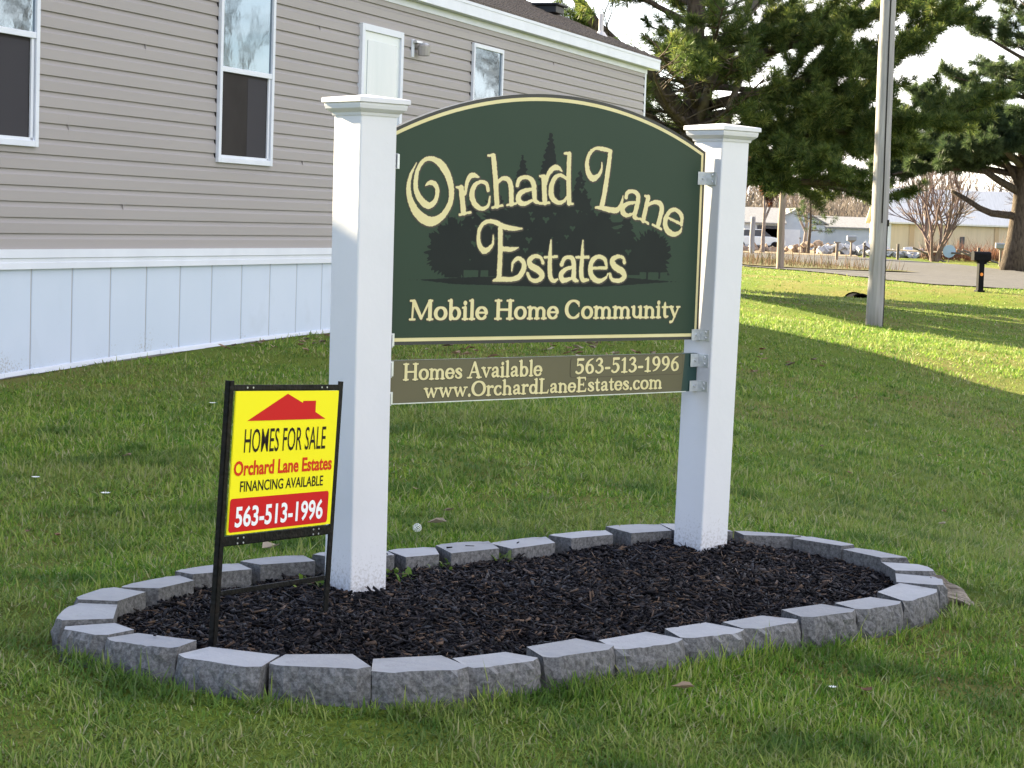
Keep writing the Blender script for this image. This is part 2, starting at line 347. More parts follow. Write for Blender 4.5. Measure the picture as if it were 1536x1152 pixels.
# serif alphabet, strokes (x, y, full width) in units of cap height
T_, t_, s_ = 0.165, 0.06, 0.055
def arc(cx, cy, rx, ry, a0, a1, T=T_, t=t_, n=14):
    o = []
    for k in range(n + 1):
        a = R(a0 + (a1 - a0) * k / n); o.append((cx + rx * math.cos(a), cy + ry * math.sin(a), t + (T - t) * abs(math.cos(a)) ** 1.3))
    return o
def vs(x, y0, y1, T=T_): return [(x, y0, T), (x, y1, T)]
def sf(x0, x1, y): return [(x0, y, s_), (x1, y, s_)]
GL = {
 'M': (1.12, [[(.13, 0.03, t_), (.17, .95, t_ * 1.3)], [(.2, .92, T_), (.54, .1, T_ * .7)], [(.54, .06, t_), (.9, .94, t_ * 1.2)], vs(.94, .06, .93), sf(.02, .25, .028), sf(.82, 1.07, .028), sf(.04, .2, .972), sf(.88, 1.04, .972)]),
 'o': (.64, [arc(.32, .325, .235, .295, 0, 360)]),
 'O': (.95, [arc(.47, .5, .385, .46, 0, 360, T_ * 1.1)]),
 'b': (.66, [vs(.15, .06, .97, .15), sf(.03, .15, .97), arc(.35, .32, .2, .285, 160, -160, T_)]),
 'd': (.68, [vs(.52, .05, .97, .15), sf(.4, .52, .97), sf(.52, .64, .03), arc(.31, .32, .2, .285, 20, 340, T_)]),
 'i': (.33, [vs(.165, .05, .6, .15), sf(.05, .16, .61), sf(.05, .29, .028), [(.165, .85, .17), (.166, .85, .17)]]),
 'l': (.33, [vs(.165, .05, .97, .15), sf(.05, .16, .972), sf(.05, .29, .028)]),
 'e': (.6, [[(.08, .35, .05), (.5, .35, .05)], arc(.3, .325, .22, .295, 5, 320)]),
 'H': (.98, [vs(.2, .05, .95), vs(.78, .05, .95), [(.2, .5, .065), (.78, .5, .065)], sf(.05, .35, .028), sf(.63, .93, .028), sf(.05, .35, .972), sf(.63, .93, .972)]),
 'm': (1.02, [vs(.16, .05, .6, .15), sf(.04, .16, .61), sf(.04, .28, .028), arc(.34, .36, .17, .24, 150, 20, .13), vs(.51, .05, .42, .15), sf(.4, .62, .028), arc(.69, .36, .17, .24, 150, 20, .13), vs(.86, .05, .42, .15), sf(.75, .98, .028)]),
 'n': (.68, [vs(.16, .05, .6, .15), sf(.04, .16, .61), sf(.04, .28, .028), arc(.34, .36, .18, .24, 150, 20, .13), vs(.52, .05, .42, .15), sf(.41, .64, .028)]),
 'h': (.68, [vs(.16, .05, .97, .15), sf(.04, .16, .972), sf(.04, .28, .028), arc(.34, .36, .18, .24, 150, 20, .13), vs(.52, .05, .42, .15), sf(.41, .64, .028)]),
 'r': (.5, [vs(.16, .05, .6, .15), sf(.04, .16, .61), sf(.04, .3, .028), [(.18, .42, .05), (.28, .57, .08), (.4, .6, .12), (.44, .57, .13)]]),
 'u': (.68, [vs(.15, .22, .6, .15), sf(.03, .15, .61), arc(.33, .25, .18, .21, 190, 335, .13), vs(.52, .05, .6, .15), sf(.4, .52, .61), sf(.52, .64, .03)]),
 't': (.42, [[(.2, .86, .03), (.19, .7, .12), (.19, .2, .15), (.25, .06, .11), (.38, .08, .04)], [(.05, .6, .06), (.36, .6, .06)]]),
 'y': (.64, [[(.12, .6, .13), (.33, .08, .12)], [(.54, .6, .055), (.33, .05, .06), (.22, -.2, .07), (.1, -.24, .1)], sf(.02, .24, .61), sf(.44, .62, .61)]),
 'v': (.62, [[(.12, .6, .14), (.32, .06, .1)], [(.32, .04, .06), (.52, .6, .055)], sf(.02, .24, .61), sf(.42, .62, .61)]),
 'w': (.92, [[(.12, .6, .13), (.29, .06, .1)], [(.29, .04, .06), (.46, .56, .06)], [(.46, .58, .13), (.62, .06, .1)], [(.62, .04, .06), (.8, .6, .055)], sf(.02, .24, .61), sf(.7, .9, .61)]),
 's': (.5, [[(.42, .5, .1), (.33, .61, .06), (.2, .6, .08), (.11, .49, .14), (.24, .36, .15), (.38, .25, .15), (.4, .12, .13), (.25, .03, .06), (.1, .1, .07), (.08, .17, .1)]]),
 'A': (.92, [[(.16, .04, .06), (.45, .96, .07)], [(.48, .94, .15), (.76, .05, T_)], [(.25, .36, .055), (.66, .36, .055)], sf(.02, .3, .028), sf(.62, .92, .028)]),
 'a': (.6, [[(.13, .49, .12), (.2, .6, .07), (.34, .61, .09), (.42, .5, .14), (.42, .2, .15), (.46, .06, .1), (.57, .07, .04)], [(.4, .37, .05), (.22, .31, .08), (.12, .19, .14), (.2, .05, .1), (.38, .12, .05)]]),
 'C': (.86, [arc(.46, .5, .36, .46, 48, 312, T_ * 1.1), [(.72, .88, .04), (.74, .68, .04)], [(.7, .14, .05), (.75, .28, .04)]]),
 'c': (.56, [arc(.31, .325, .22, .295, 50, 315), [(.45, .54, .12), (.451, .53, .12)]]),
 'L': (.74, [vs(.2, .05, .95), sf(.05, .36, .972), [(.05, .03, .06), (.62, .03, .06)], [(.62, .04, .09), (.68, .24, .03)]]),
 'E': (.8, [vs(.2, .05, .95), sf(.05, .62, .97), [(.05, .03, .06), (.64, .03, .06)], [(.64, .04, .09), (.7, .22, .03)], [(.62, .96, .09), (.65, .8, .03)], [(.2, .5, .06), (.52, .5, .06)], [(.52, .6, .04), (.52, .4, .04)]]),
 '.': (.26, [[(.13, .07, .17), (.131, .07, .17)]]),
 '-': (.4, [[(.08, .32, .1), (.32, .32, .1)]]),
 ' ': (.3, []),
 '1': (.5, [vs(.27, .04, .9, .15), [(.1, .8, .05), (.25, .93, .08)], sf(.1, .44, .028)]),
 '3': (.6, [[(.1, .82, .08), (.22, .95, .07), (.36, .92, .11), (.42, .76, .15), (.32, .58, .08), (.22, .53, .05)], [(.22, .53, .05), (.4, .47, .1), (.48, .27, .16), (.36, .07, .09), (.2, .03, .07), (.09, .13, .11)]]),
 '5': (.6, [[(.18, .92, .06), (.15, .54, .05)], [(.17, .93, .11), (.5, .93, .11)], [(.15, .54, .05), (.3, .6, .07), (.44, .48, .14), (.47, .28, .16), (.36, .08, .09), (.2, .03, .07), (.09, .12, .11)]]),
 '6': (.62, [[(.5, .96, .03), (.3, .85, .08), (.15, .6, .14), (.12, .32, .16), (.2, .08, .1), (.32, .03, .07), (.47, .14, .13), (.49, .34, .15), (.4, .54, .08), (.27, .57, .06), (.15, .44, .06)]]),
 '9': (.62, [[(.12, .03, .03), (.32, .14, .08), (.47, .38, .14), (.5, .66, .16), (.42, .9, .1), (.3, .96, .07), (.15, .85, .13), (.13, .64, .15), (.22, .46, .08), (.35, .43, .06), (.47, .55, .06)]]),
}
def serif(F, text, x0, x1, base, cap):
    adv = sum(GL[c][0] for c in text); k = (x1 - x0) / adv; x = x0
    for c in text:
        a, sts = GL[c]
        for st in sts: F.stroke([(x + p[0] * k, base + p[1] * cap, p[2] * (k + cap) / 4) for p in st])
        x += a * k
def sans(text, x0, x1, y0, y1, bold, frame, mat, parent, name='lettering', space=1.0):
    c = bpy.data.curves.new(name, 'FONT'); c.body = text; c.size = 1; c.offset = bold; c.space_character = space; c.resolution_u = 3
    o = bpy.data.objects.new(name, c); col.objects.link(o)
    me = bpy.data.meshes.new_from_object(o.evaluated_get(bpy.context.evaluated_depsgraph_get())) if False else None
    bpy.context.view_layer.update()
    me = bpy.data.meshes.new_from_object(o.evaluated_get(bpy.context.evaluated_depsgraph_get()))
    v = np.array([p.co[:] for p in me.vertices]); lo = v.min(0); hi = v.max(0)
    vv = [frame(x0 + (p[0] - lo[0]) / (hi[0] - lo[0]) * (x1 - x0), y0 + (p[1] - lo[1]) / (hi[1] - lo[1]) * (y1 - y0)) for p in v]
    b = MB(); b.add(vv, [tuple(p.vertices) for p in me.polygons])
    bpy.data.objects.remove(o); bpy.data.meshes.remove(me)
    return b.build(name, mat, parent, recalc=False)

# ------------------------------------------------------------------ the community sign
M['vinyl'] = pm('white vinyl', (0.67, 0.665, 0.70), (0.63, 0.63, 0.665), 6, 0.38, 0.04, 30, 4, 0.5, lo=.3, hi=.8)
M['board_edge'] = pm('dark board edge', (0.035, 0.035, 0.032), None, rough=0.45)
M['board'] = pm('green printed board', (0.027, 0.050, 0.033), (0.030, 0.053, 0.035), 2.5, 0.4, 0.015, 8, 3, 0.16)
M['board_low'] = pm('green plastic lower board', (0.018, 0.05, 0.045), None, rough=0.3)
M['olive'] = pm('olive brown vinyl panel', (0.098, 0.087, 0.048), (0.108, 0.096, 0.054), 4, 0.35, 0.01, 10, 3, 0.45)
M['cream'] = pm('cream vinyl lettering', (0.66, 0.58, 0.29), (0.70, 0.62, 0.33), 12, 0.4)
M['brown'] = pm('dark brown letter outline', (0.045, 0.035, 0.027), None, rough=0.4)
M['silh'] = pm('dark tree print', (0.010, 0.014, 0.015), (0.012, 0.017, 0.017), 10, 0.4, 0, None, 3, 0.14)
M['galv'] = pm('galvanised steel', (0.55, 0.57, 0.60), (0.65, 0.67, 0.70), 60, 0.35, 0.05, 90, 4, 0.5, metal=0.6)
def low_dirt(m, z0, z1, colr, amt):
    n = m.node_tree; b = n.nodes['Principled BSDF']; old = b.inputs['Base Color'].links[0].from_socket
    g = n.nodes.new('ShaderNodeNewGeometry'); s = n.nodes.new('ShaderNodeSeparateXYZ'); n.links.new(g.outputs['Position'], s.inputs[0])
    h = n.nodes.new('ShaderNodeMapRange'); h.inputs[1].default_value = z0; h.inputs[2].default_value = z1; h.inputs[3].default_value = .30; h.inputs[4].default_value = 0; n.links.new(s.outputs['Z'], h.inputs[0])
    z = n.nodes.new('ShaderNodeTexNoise'); z.inputs['Scale'].default_value = 120; z.inputs['Detail'].default_value = 4; z.inputs['Roughness'].default_value = .7; n.links.new(g.outputs['Position'], z.inputs['Vector'])
    a = n.nodes.new('ShaderNodeMath'); a.operation = 'ADD'; n.links.new(h.outputs[0], a.inputs[0]); n.links.new(z.outputs['Fac'], a.inputs[1])
    r = n.nodes.new('ShaderNodeMapRange'); r.inputs[1].default_value = .68; r.inputs[2].default_value = .85; r.inputs[4].default_value = amt; n.links.new(a.outputs[0], r.inputs[0])
    x = n.nodes.new('ShaderNodeMixRGB'); x.inputs[2].default_value = (*colr, 1); n.links.new(r.outputs[0], x.inputs[0]); n.links.new(old, x.inputs[1]); n.links.new(x.outputs[0], b.inputs['Base Color'])
low_dirt(M['vinyl'], -1.08, -.90, (.30, .27, .24), .55)
sign = empty('post_sign', SC + Z * -1.075, 'large dark green arched board between two white square posts in the mulch bed', 'sign')
def bf(off):
    return lambda x, y: S(x, off, y)
def post(a, zb, dx, lab):
    b = MB(); zt = 0.292; h = .0635; c0 = S(a, 0, zb - .15); c1 = S(a, 0, zt) + Vector((dx, 0, 0)); b.quad8([c0 + U * i * h + V * j * h for i, j in ((-1, -1), (1, -1), (1, 1), (-1, 1))], [c1 + U * i * h + V * j * h for i, j in ((-1, -1), (1, -1), (1, 1), (-1, 1))])
    p = b.build('post', M['vinyl'], sign, bevel=.006, seg=3); p['label'] = lab
    prof = [(.0665, .272), (.0685, .280), (.074, .284), (.0815, .291), (.0835, .300), (.0835, .3055), (.0895, .308), (.0895, .3195), (.087, .3215), (.002, .333)]
    b = MB(); n = 0
    for r, z in prof:
        b.v += [tuple(S(a, 0, z) + Vector((dx, 0, 0)) + U * i * r + V * j * r) for i, j in ((-1, -1), (1, -1), (1, 1), (-1, 1))]
    for k in range(len(prof) - 1):
        for i in range(4): b.f.append((4 * k + i, 4 * k + (i + 1) % 4, 4 * k + 4 + (i + 1) % 4, 4 * k + 4 + i))
    b.f.append((3, 2, 1, 0)); K = 4 * (len(prof) - 1); b.f.append((K, K + 1, K + 2, K + 3))
    b.build('post_cap', M['vinyl'], p)
    return p
post(-SW / 2, -1.07, -.008, 'white square post on the left, nearer the yellow yard sign'); post(SW / 2 - .010, -1.055, .018, 'white square post on the right end of the board')
ARC = [(-.648, .226), (-.62, .241), (-.56, .272), (-.494, .300), (-.43, .3205), (-.37, .337), (-.243, .361), (-.111, .374), (.0, .378), (.07, .375), (.166, .364), (.311, .337), (.462, .299), (.56, .268), (.643, .241)]
ARC = [(x, y) for x, y in ARC]
def outline(ins):
    pts = [(-.648 + ins, -.372 + ins), (.648 - ins, -.372 + ins)]
    arcp = []
    for k in range(0, 41):
        x = .648 - ins - (1.296 - 2 * ins) * k / 40
        # circle through shoulder (.648,.236) and apex (0,.378)
        c = .142; a = .648; r = (a * a + c * c) / (2 * c); y = .378 - r + math.sqrt(r * r - x * x) - ins * 1.02
        arcp.append((x, y))
    return pts + arcp
def prism(name, poly, b0, b1, mat, parent, bevel=0):
    b = MB(); n = len(poly); b.v = [tuple(S(x, b0, y)) for x, y in poly] + [tuple(S(x, b1, y)) for x, y in poly]
    b.f = [tuple(range(n))[::-1], tuple(range(n, 2 * n))] + [(i, (i + 1) % n, n + (i + 1) % n, n + i) for i in range(n)]
    return b.build(name, mat, parent, bevel=bevel)
bo = prism('sign_board', outline(0), -.009, .0100, M['board_edge'], sign)
prism('border_line', outline(.010), .0096, .0108, M['cream'], bo)
pn = prism('printed_face', outline(.0205), .0104, .0116, M['board'], bo)
# printed trees
Fs = Field(-.6, -.23, .6, .3, .0024)
def conifer(cx, y0, y1, hw, seed, jag=.35, n=None):
    r = np.random.default_rng(seed); n = n or int((y1 - y0) / .022)
    X, Y = Fs.X, Fs.Y; t = (y1 - Y) / (y1 - y0)
    tt = np.linspace(0, 1, 90); saw = (tt * n) % 1.0; prof = np.interp(t.ravel(), tt, (0.03 + tt ** 0.85) * (1 - jag + jag * saw) + r.normal(0, .035, 90)).reshape(t.shape)
    prof2 = np.interp(t.ravel(), tt, (0.03 + tt ** 0.85) * (1 - jag + jag * ((tt * n + .5) % 1.0)) + r.normal(0, .035, 90)).reshape(t.shape)
    w_ = np.where(X > cx, prof, prof2) * hw
    f = np.where((t >= 0) & (t <= 1), w_ - np.abs(X - cx), -1)
    Fs.F = np.maximum(Fs.F, f)
def bush(cx, cy, rx, ry, seed):
    r = np.random.default_rng(seed); a = np.arctan2((Fs.Y - cy) / ry, (Fs.X - cx) / rx); rad = np.hypot((Fs.X - cx) / rx, (Fs.Y - cy) / ry)
    k = np.interp(a.ravel(), np.linspace(-math.pi, math.pi, 150), 1 + r.normal(0, .10, 150)).reshape(a.shape)
    Fs.F = np.maximum(Fs.F, (k - rad) * rx)
for a_ in [(-.034, -.17, .262, .115, 1), (-.144, -.17, .190, .10, 2), (.094, -.17, .155, .115, 3), (.20, -.17, .06, .12, 4), (-.235, -.17, .075, .12, 5), (.300, -.165, .03, .10, 6), (-.335, -.165, .06, .10, 7), (.41, -.165, -.02, .095, 8), (-.41, -.15, .0, .085, 9)]: conifer(*a_)
bush(-.40, -.10, .10, .085, 11); bush(.415, -.10, .085, .075, 12); bush(-.02, -.05, .30, .12, 13)
holes = rng.uniform(0, 1, (70, 3))
for hx, hy, hr in holes:
    x = -.36 + .74 * hx; y = -.13 + .25 * hy; r_ = .002 + .008 * hr ** 2
    if abs(x) > .26 and y > .0: continue
    Fs.F = np.minimum(Fs.F, np.hypot((Fs.X - x) / 1.5, Fs.Y - y) - r_ * (0.8 + .4 * np.sin(3 * np.arctan2(Fs.Y - y, Fs.X - x))))
for cx in (-.327, -.30, .40, .455):
    Fs.F = np.where((Fs.Y < -.155) & (np.abs(Fs.X - cx) < .035), np.maximum(-.01, .004 - np.abs(Fs.X - cx)), Fs.F)
Fs.F = np.where(Fs.Y < -.176, -1, Fs.F)
gy_ = np.interp(Fs.X, [-.531, -.4, -.027, .2, .524], [-.184, -.196, -.203, -.202, -.184]); gt_ = np.interp(Fs.X, [-.531, -.3, 0, .3, .524], [-.184, -.174, -.170, -.172, -.184])
Fs.F = np.maximum(Fs.F, np.minimum(Fs.Y - gy_, gt_ - Fs.Y))
flat('tree_print', Fs.mesh(rough=.0015), bf(.0119), M['silh'], bo)
SWASH = [[[-550.6,149.5,0.9],[-570.4,113.7,4.2],[-577.0,80.6,6.3],[-570.5,47.9,8.9],[-547.9,11.4,11.8],[-515.1,-10.5,13.8],[-482.7,-15.1,12.4],[-448.2,1.6,9.1],[-422.4,35.8,8.2],[-417.4,73.7,8.7],[-428.2,110.9,10.6],[-454.0,145.3,11.0],[-489.8,163.3,6.6],[-521.7,159.0,5.2],[-544.6,131.2,5.6],[-551.2,98.0,6.6],[-547.5,69.2,7.8],[-527.9,43.0,9.5],[-500.6,29.3,8.6],[-477.0,44.6,6.7],[-470.0,71.9,6.2],[-478.8,90.3,6.7],[-497.9,95.8,5.7],[-514.6,86.9,0.9]],[[-399.9,86.0,1.9],[-380.6,84.2,6.3]],[[-380.6,84.2,8.7],[-369.4,14.2,8.8]],[[-384.0,6.7,2.9],[-342.8,14.5,2.9]],[[-364.4,67.1,3.4],[-361.6,92.4,5.3],[-351.5,116.0,6.8],[-335.2,122.9,6.8],[-313.8,118.3,1.0]],[[-277.5,81.8,4.9],[-283.9,99.5,5.4],[-306.5,105.0,3.9],[-331.1,91.4,6.8],[-339.3,63.7,8.8],[-326.0,38.7,8.3],[-300.4,26.7,5.4],[-275.5,36.0,4.4],[-269.9,63.4,2.0]],[[-281.9,183.1,2.5],[-258.3,185.5,4.0]],[[-261.0,181.9,7.9],[-249.3,109.2,8.4],[-240.5,37.0,8.4]],[[-259.4,30.5,3.0],[-218.9,38.5,3.0]],[[-244.5,103.0,4.5],[-222.4,117.9,5.0],[-199.5,115.4,7.0],[-188.2,94.4,8.5],[-185.9,68.7,8.0],[-183.7,45.1,8.0]],[[-201.9,40.3,2.5],[-165.9,45.7,3.0]],[[-162.6,100.4,6.0],[-156.4,117.0,6.0],[-136.5,125.1,5.0],[-113.1,122.1,6.1],[-97.8,106.2,8.6],[-93.5,76.0,8.1],[-89.6,56.6,7.1],[-73.5,50.6,2.6]],[[-100.0,91.0,3.6],[-134.7,84.2,5.6],[-156.0,69.7,8.6],[-153.5,52.5,8.6],[-132.9,45.8,5.6],[-103.1,56.2,3.6]],[[-73.7,130.6,2.6],[-57.8,129.4,6.1]],[[-57.7,127.7,8.2],[-50.0,53.5,8.7]],[[-69.9,49.0,3.1],[-32.2,51.9,3.1]],[[-47.9,108.0,3.6],[-40.4,136.6,6.7],[-20.6,156.2,7.2],[0.2,158.8,6.2],[16.8,149.0,1.0]],[[23.7,203.6,2.6],[42.9,204.4,3.6]],[[44.3,201.9,7.3],[44.6,133.4,8.3],[50.3,54.4,8.3]],[[45.6,51.6,3.6],[66.1,51.8,2.6]],[[42.0,124.5,3.6],[11.4,136.5,4.7],[-12.0,126.8,6.7],[-25.6,100.1,8.7],[-21.2,69.7,8.8],[3.4,53.8,5.7],[27.2,58.1,4.7],[44.4,76.2,3.1]],[[216.5,216.0,6.9],[210.5,162.2,8.5],[199.7,94.7,8.5],[189.6,49.7,9.1]],[[220.1,218.9,4.8],[183.7,224.3,5.8],[152.8,224.1,4.2],[129.0,207.5,5.8],[119.4,180.6,6.8],[125.8,149.8,9.0],[145.1,132.8,9.5],[168.2,140.4,6.4],[182.0,161.0,3.7],[182.1,182.4,1.1]],[[163.2,43.5,2.7],[193.1,42.2,6.4],[230.8,37.4,7.5],[255.9,38.1,7.6],[272.6,56.6,5.4],[280.0,83.0,1.1]],[[292.9,79.8,6.5],[298.5,93.6,6.0],[319.2,98.8,4.9],[342.1,90.5,7.1],[346.3,72.5,8.8],[338.4,40.4,8.2],[333.1,19.9,7.7],[351.4,12.6,2.2]],[[337.1,64.0,3.3],[305.4,60.3,5.4],[281.9,47.9,8.1],[281.5,32.1,8.7],[301.1,22.2,5.4],[326.2,28.8,3.3]],[[376.4,86.2,2.7],[390.9,80.7,6.1]],[[390.9,80.7,8.3],[381.8,46.2,8.3],[372.2,9.5,8.3]],[[357.8,13.7,2.7],[395.4,0.0,3.3]],[[392.2,57.9,3.9],[420.9,67.9,5.5],[447.3,61.9,7.8],[453.6,43.7,8.9],[446.6,15.9,8.3],[439.4,-7.2,8.3]],[[415.1,-4.1,2.8],[455.0,-17.0,3.3]],[[475.8,22.2,3.4],[546.7,0.8,4.0]],[[546.8,-1.0,5.1],[545.2,27.7,6.8],[520.8,45.6,5.6],[494.5,42.5,6.2],[475.9,21.3,8.4],[471.9,-1.8,8.9],[485.0,-22.3,9.0],[515.3,-32.3,6.8],[541.5,-23.4,4.5],[548.1,-10.3,1.7]],[[-138.2,-28.3,1.3],[-170.0,-29.0,5.5],[-210.4,-24.3,7.0],[-248.0,-11.1,6.0],[-279.1,-11.8,4.9],[-300.9,-26.4,5.4],[-308.9,-50.0,5.9],[-304.2,-79.7,7.4],[-287.8,-96.4,8.4],[-267.1,-91.8,6.4],[-252.0,-74.5,3.5],[-252.0,-49.7,1.0]],[[-224.6,-26.8,8.0],[-221.9,-112.6,8.0],[-223.6,-177.2,8.5]],[[-216.1,-89.8,5.5],[-184.5,-91.4,6.0],[-151.2,-86.6,1.5]],[[-246.1,-185.0,2.5],[-214.9,-180.6,6.0],[-169.0,-180.3,6.1],[-140.5,-170.1,8.1],[-125.3,-146.1,8.6],[-130.8,-126.6,7.1],[-151.5,-118.2,5.1],[-170.0,-131.4,4.5],[-173.6,-155.2,1.0]],[[-48.5,-130.0,5.1],[-61.1,-113.5,4.1],[-84.8,-110.8,5.6],[-104.7,-124.1,8.2],[-95.1,-140.6,9.2],[-65.1,-153.4,9.2],[-49.6,-169.5,8.2],[-69.6,-184.1,5.7],[-96.2,-180.7,4.6],[-109.8,-164.2,4.6]],[[-19.1,-60.7,1.6],[-20.9,-109.9,6.7],[-18.3,-164.8,7.8],[-4.2,-184.6,5.7],[14.7,-179.2,2.1]],[[-43.3,-113.3,3.1],[7.8,-110.4,3.6]],[[28.7,-133.7,6.7],[38.8,-117.0,5.9],[56.6,-111.5,4.7],[75.2,-119.9,7.9],[80.3,-149.8,8.3],[81.7,-176.5,7.9],[98.5,-184.4,3.2]],[[74.5,-141.9,3.5],[46.6,-148.8,5.5],[27.5,-164.9,8.2],[36.5,-182.1,7.8],[70.7,-176.5,3.5]],[[113.7,-60.1,1.6],[113.1,-108.1,6.3],[111.7,-154.9,7.9],[119.1,-180.3,6.9],[143.7,-180.2,2.7]],[[88.8,-112.0,3.2],[140.2,-110.0,3.7]],[[149.9,-144.3,3.2],[218.3,-142.8,3.8]],[[219.5,-141.9,3.8],[210.6,-116.7,5.9],[182.2,-108.6,5.3],[158.0,-121.0,8.0],[150.1,-147.9,9.0],[160.6,-172.4,8.5],[189.1,-183.5,6.4],[215.6,-175.2,3.8],[226.7,-160.7,1.6]],[[296.1,-123.8,6.0],[289.1,-110.3,4.4],[263.5,-107.0,5.4],[242.2,-120.0,8.6],[255.8,-138.8,9.7],[288.2,-153.4,9.8],[298.6,-169.3,8.2],[277.0,-182.1,6.0],[245.2,-178.7,4.9],[235.0,-162.9,4.9]]]
F1 = Field(-600, -215, 600, 300, 1.7)
for st in SWASH: F1.stroke(st)
sc1 = lambda f: (lambda x, y: f(x / 1000, y / 1000))
flat('lettering_outline', F1.mesh(level=-4.8, rough=.7), lambda x, y: S(x / 1000 + .0012, .0122, y / 1000 - .0012), M['brown'], bo)
flat('lettering', F1.mesh(level=-.9, rough=1.5), sc1(bf(.0126)), M['cream'], bo)
F2 = Field(-.58, -.33, .58, -.22, .0013)
serif(F2, 'Mobile Home Community', -.560, .556, -.300, .057)
flat('lettering_outline', F2.mesh(level=-.0040), lambda x, y: S(x + .001, .0122, y - .001), M['brown'], bo)
flat('lettering', F2.mesh(level=-.0012), bf(.0126), M['cream'], bo)
# lower board
def rect(x0, y0, x1, y1): return [(x0, y0), (x1, y0), (x1, y1), (x0, y1)]
lo = prism('lower_board', rect(-.648, -.541, .648, -.4165), -.009, .010, M['board_low'], sign)
prism('edge_trim', rect(-.648, -.5425, .60, -.5395), .0085, .0112, M['galv'], lo)
prism('edge_trim', rect(-.648, -.4185, .575, -.4155), .0085, .0112, M['olive'], lo)
prism('olive_panel', [(-.646, -.539), (.578, -.539), (.589, -.419), (-.646, -.419)], .0096, .0112, M['olive'], lo)
M['olive_dark'] = pm('panel groove', (0.075, 0.062, 0.038), None, rough=.4)
def rrect(x0, y0, x1, y1, r, n=5):
    o = []
    for cx, cy, a in ((x1 - r, y1 - r, 0), (x0 + r, y1 - r, 90), (x0 + r, y0 + r, 180), (x1 - r, y0 + r, 270)):
        for k in range(n + 1): q = R(a + 90 * k / n); o.append((cx + r * math.cos(q), cy + r * math.sin(q)))
    return o
prism('number_patch', rrect(.080, -.4845, .580, -.4205, .012), .0108, .0116, M['olive_dark'], lo)
prism('number_patch', rrect(.0825, -.482, .578, -.4215, .011), .0112, .0121, M['olive'], lo)
F3 = Field(-.60, -.56, .62, -.40, .0012)
serif(F3, 'Homes Available', -.578, -.036, -.4735, .0475)
serif(F3, '563-513-1996', .100, .564, -.4715, .0475)
serif(F3, 'www.OrchardLaneEstates.com', -.498, .487, -.5275, .0445)
flat('lettering_outline', F3.mesh(level=-.0021), lambda x, y: S(x + .0008, .0123, y - .0008), M['brown'], lo)
flat('lettering', F3.mesh(level=-.0009), bf(.0127), M['cream'], lo)
def bracket(z0, z1, side):
    b = MB(); zc = (z0 + z1) / 2; h = z1 - z0
    xe = SW / 2 - .0635 + (-.001 if side > 0 else .004)
    b.box(S(side * .6365, .0138, zc), (.046, .0025, h), (U, V, Z))
    b.box(S(side * (xe - .0032), .0365, zc), (.0025, .046, h), (U, V, Z))
    o = b.build('bracket', M['galv'], sign, bevel=.0008)
    q = MB()
    q.tube([S(side * .6355, .0148, zc), S(side * .6355, .0185, zc)], [.006, .0045], 8)
    q.build('screw', M['galv'], o)
    for dz in (-.25, .25):
        q = MB(); q.tube([S(side * (xe - .004), .042, zc + dz * h), S(side * (xe - .008), .042, zc + dz * h)], [.006, .0045], 8); q.build('screw', M['galv'], o)
for z0, z1 in ((.130, .172), (-.375, -.338), (-.461, -.418), (-.541, -.506)):
    for sd_ in (1, -1): bracket(z0, z1, sd_)

# ------------------------------------------------------------------ yard sign
M['black'] = pm('black painted angle iron', (0.004, 0.004, 0.004), (0.014, 0.010, 0.008), 25, 0.5, 0.2, 80, 5, 0.15, lo=.5, hi=.75)
M['yellow'] = pm('yellow print', (0.88, 0.79, 0.012), None, rough=0.5, spec=0.15)
M['red'] = pm('red print', (0.55, 0.010, 0.012), None, rough=0.5, spec=0.15)
M['orange_red'] = pm('orange red print', (0.60, 0.035, 0.008), None, rough=0.5, spec=0.15)
M['blackprint'] = pm('black print', (0.016, 0.008, 0.006), None, rough=0.5, spec=0.15)
M['whiteprint'] = pm('white print', (0.85, 0.85, 0.85), None, rough=0.42)
Ye = Vector((0.46371, 0.88433, -0.05407)).normalized(); Yu = Vector((0.03634, 0.04199, 0.99846)); Yu = (Yu - Ye * Yu.dot(Ye)).normalized(); Yn = Ye.cross(Yu); YO = Vector((-0.68250, 5.0, -0.79334))
def Y(x, y, n=0.0): return YO + Ye * x + Yu * y + Yn * n
ysg = empty('yard_sign', Y(.22, -.27), 'small yellow and red homes for sale sign in a leaning black metal frame', 'sign')
AX = (Ye, Yn, Yu)
def angle_iron(x0, x1, y0, y1, name, fl=1):
    b = MB(); cx, cy = (x0 + x1) / 2, (y0 + y1) / 2
    b.box(Y(cx, cy, -.006), (x1 - x0, .004, y1 - y0), AX)
    if y1 - y0 > x1 - x0: b.box(Y(x0 + .002 if fl > 0 else x1 - .002, cy, -.0115), (.004, .015, y1 - y0), AX)
    else: b.box(Y(cx, y0 + .002 if fl > 0 else y1 - .002, -.017), (x1 - x0, .026, .004), AX)
    return b.build(name, M['black'], ysg, bevel=.0008)
angle_iron(-.024, -.006, -.30, .378, 'frame_leg'); angle_iron(.469, .489, -.235, .376, 'frame_leg', -1)
tb = angle_iron(-.006, .469, .353, .368, 'top_rail')
angle_iron(-.006, .469, -.029, -.004, 'bottom_rail'); angle_iron(-.006, .462, -.151, -.138, 'cross_bar')
b = MB(); b.box(Y(.2315, .176, -.002), (.463, .004, .353), AX); yp = b.build('sign_panel', M['yellow'], ysg)
yf = lambda n: (lambda x, y: Y(x, y, n))
def yflat(name, poly, n, mat): 
    b = MB(); b.add([Y(x, y, n) for x, y in poly], [tuple(range(len(poly)))]); return b.build(name, mat, yp, recalc=False)
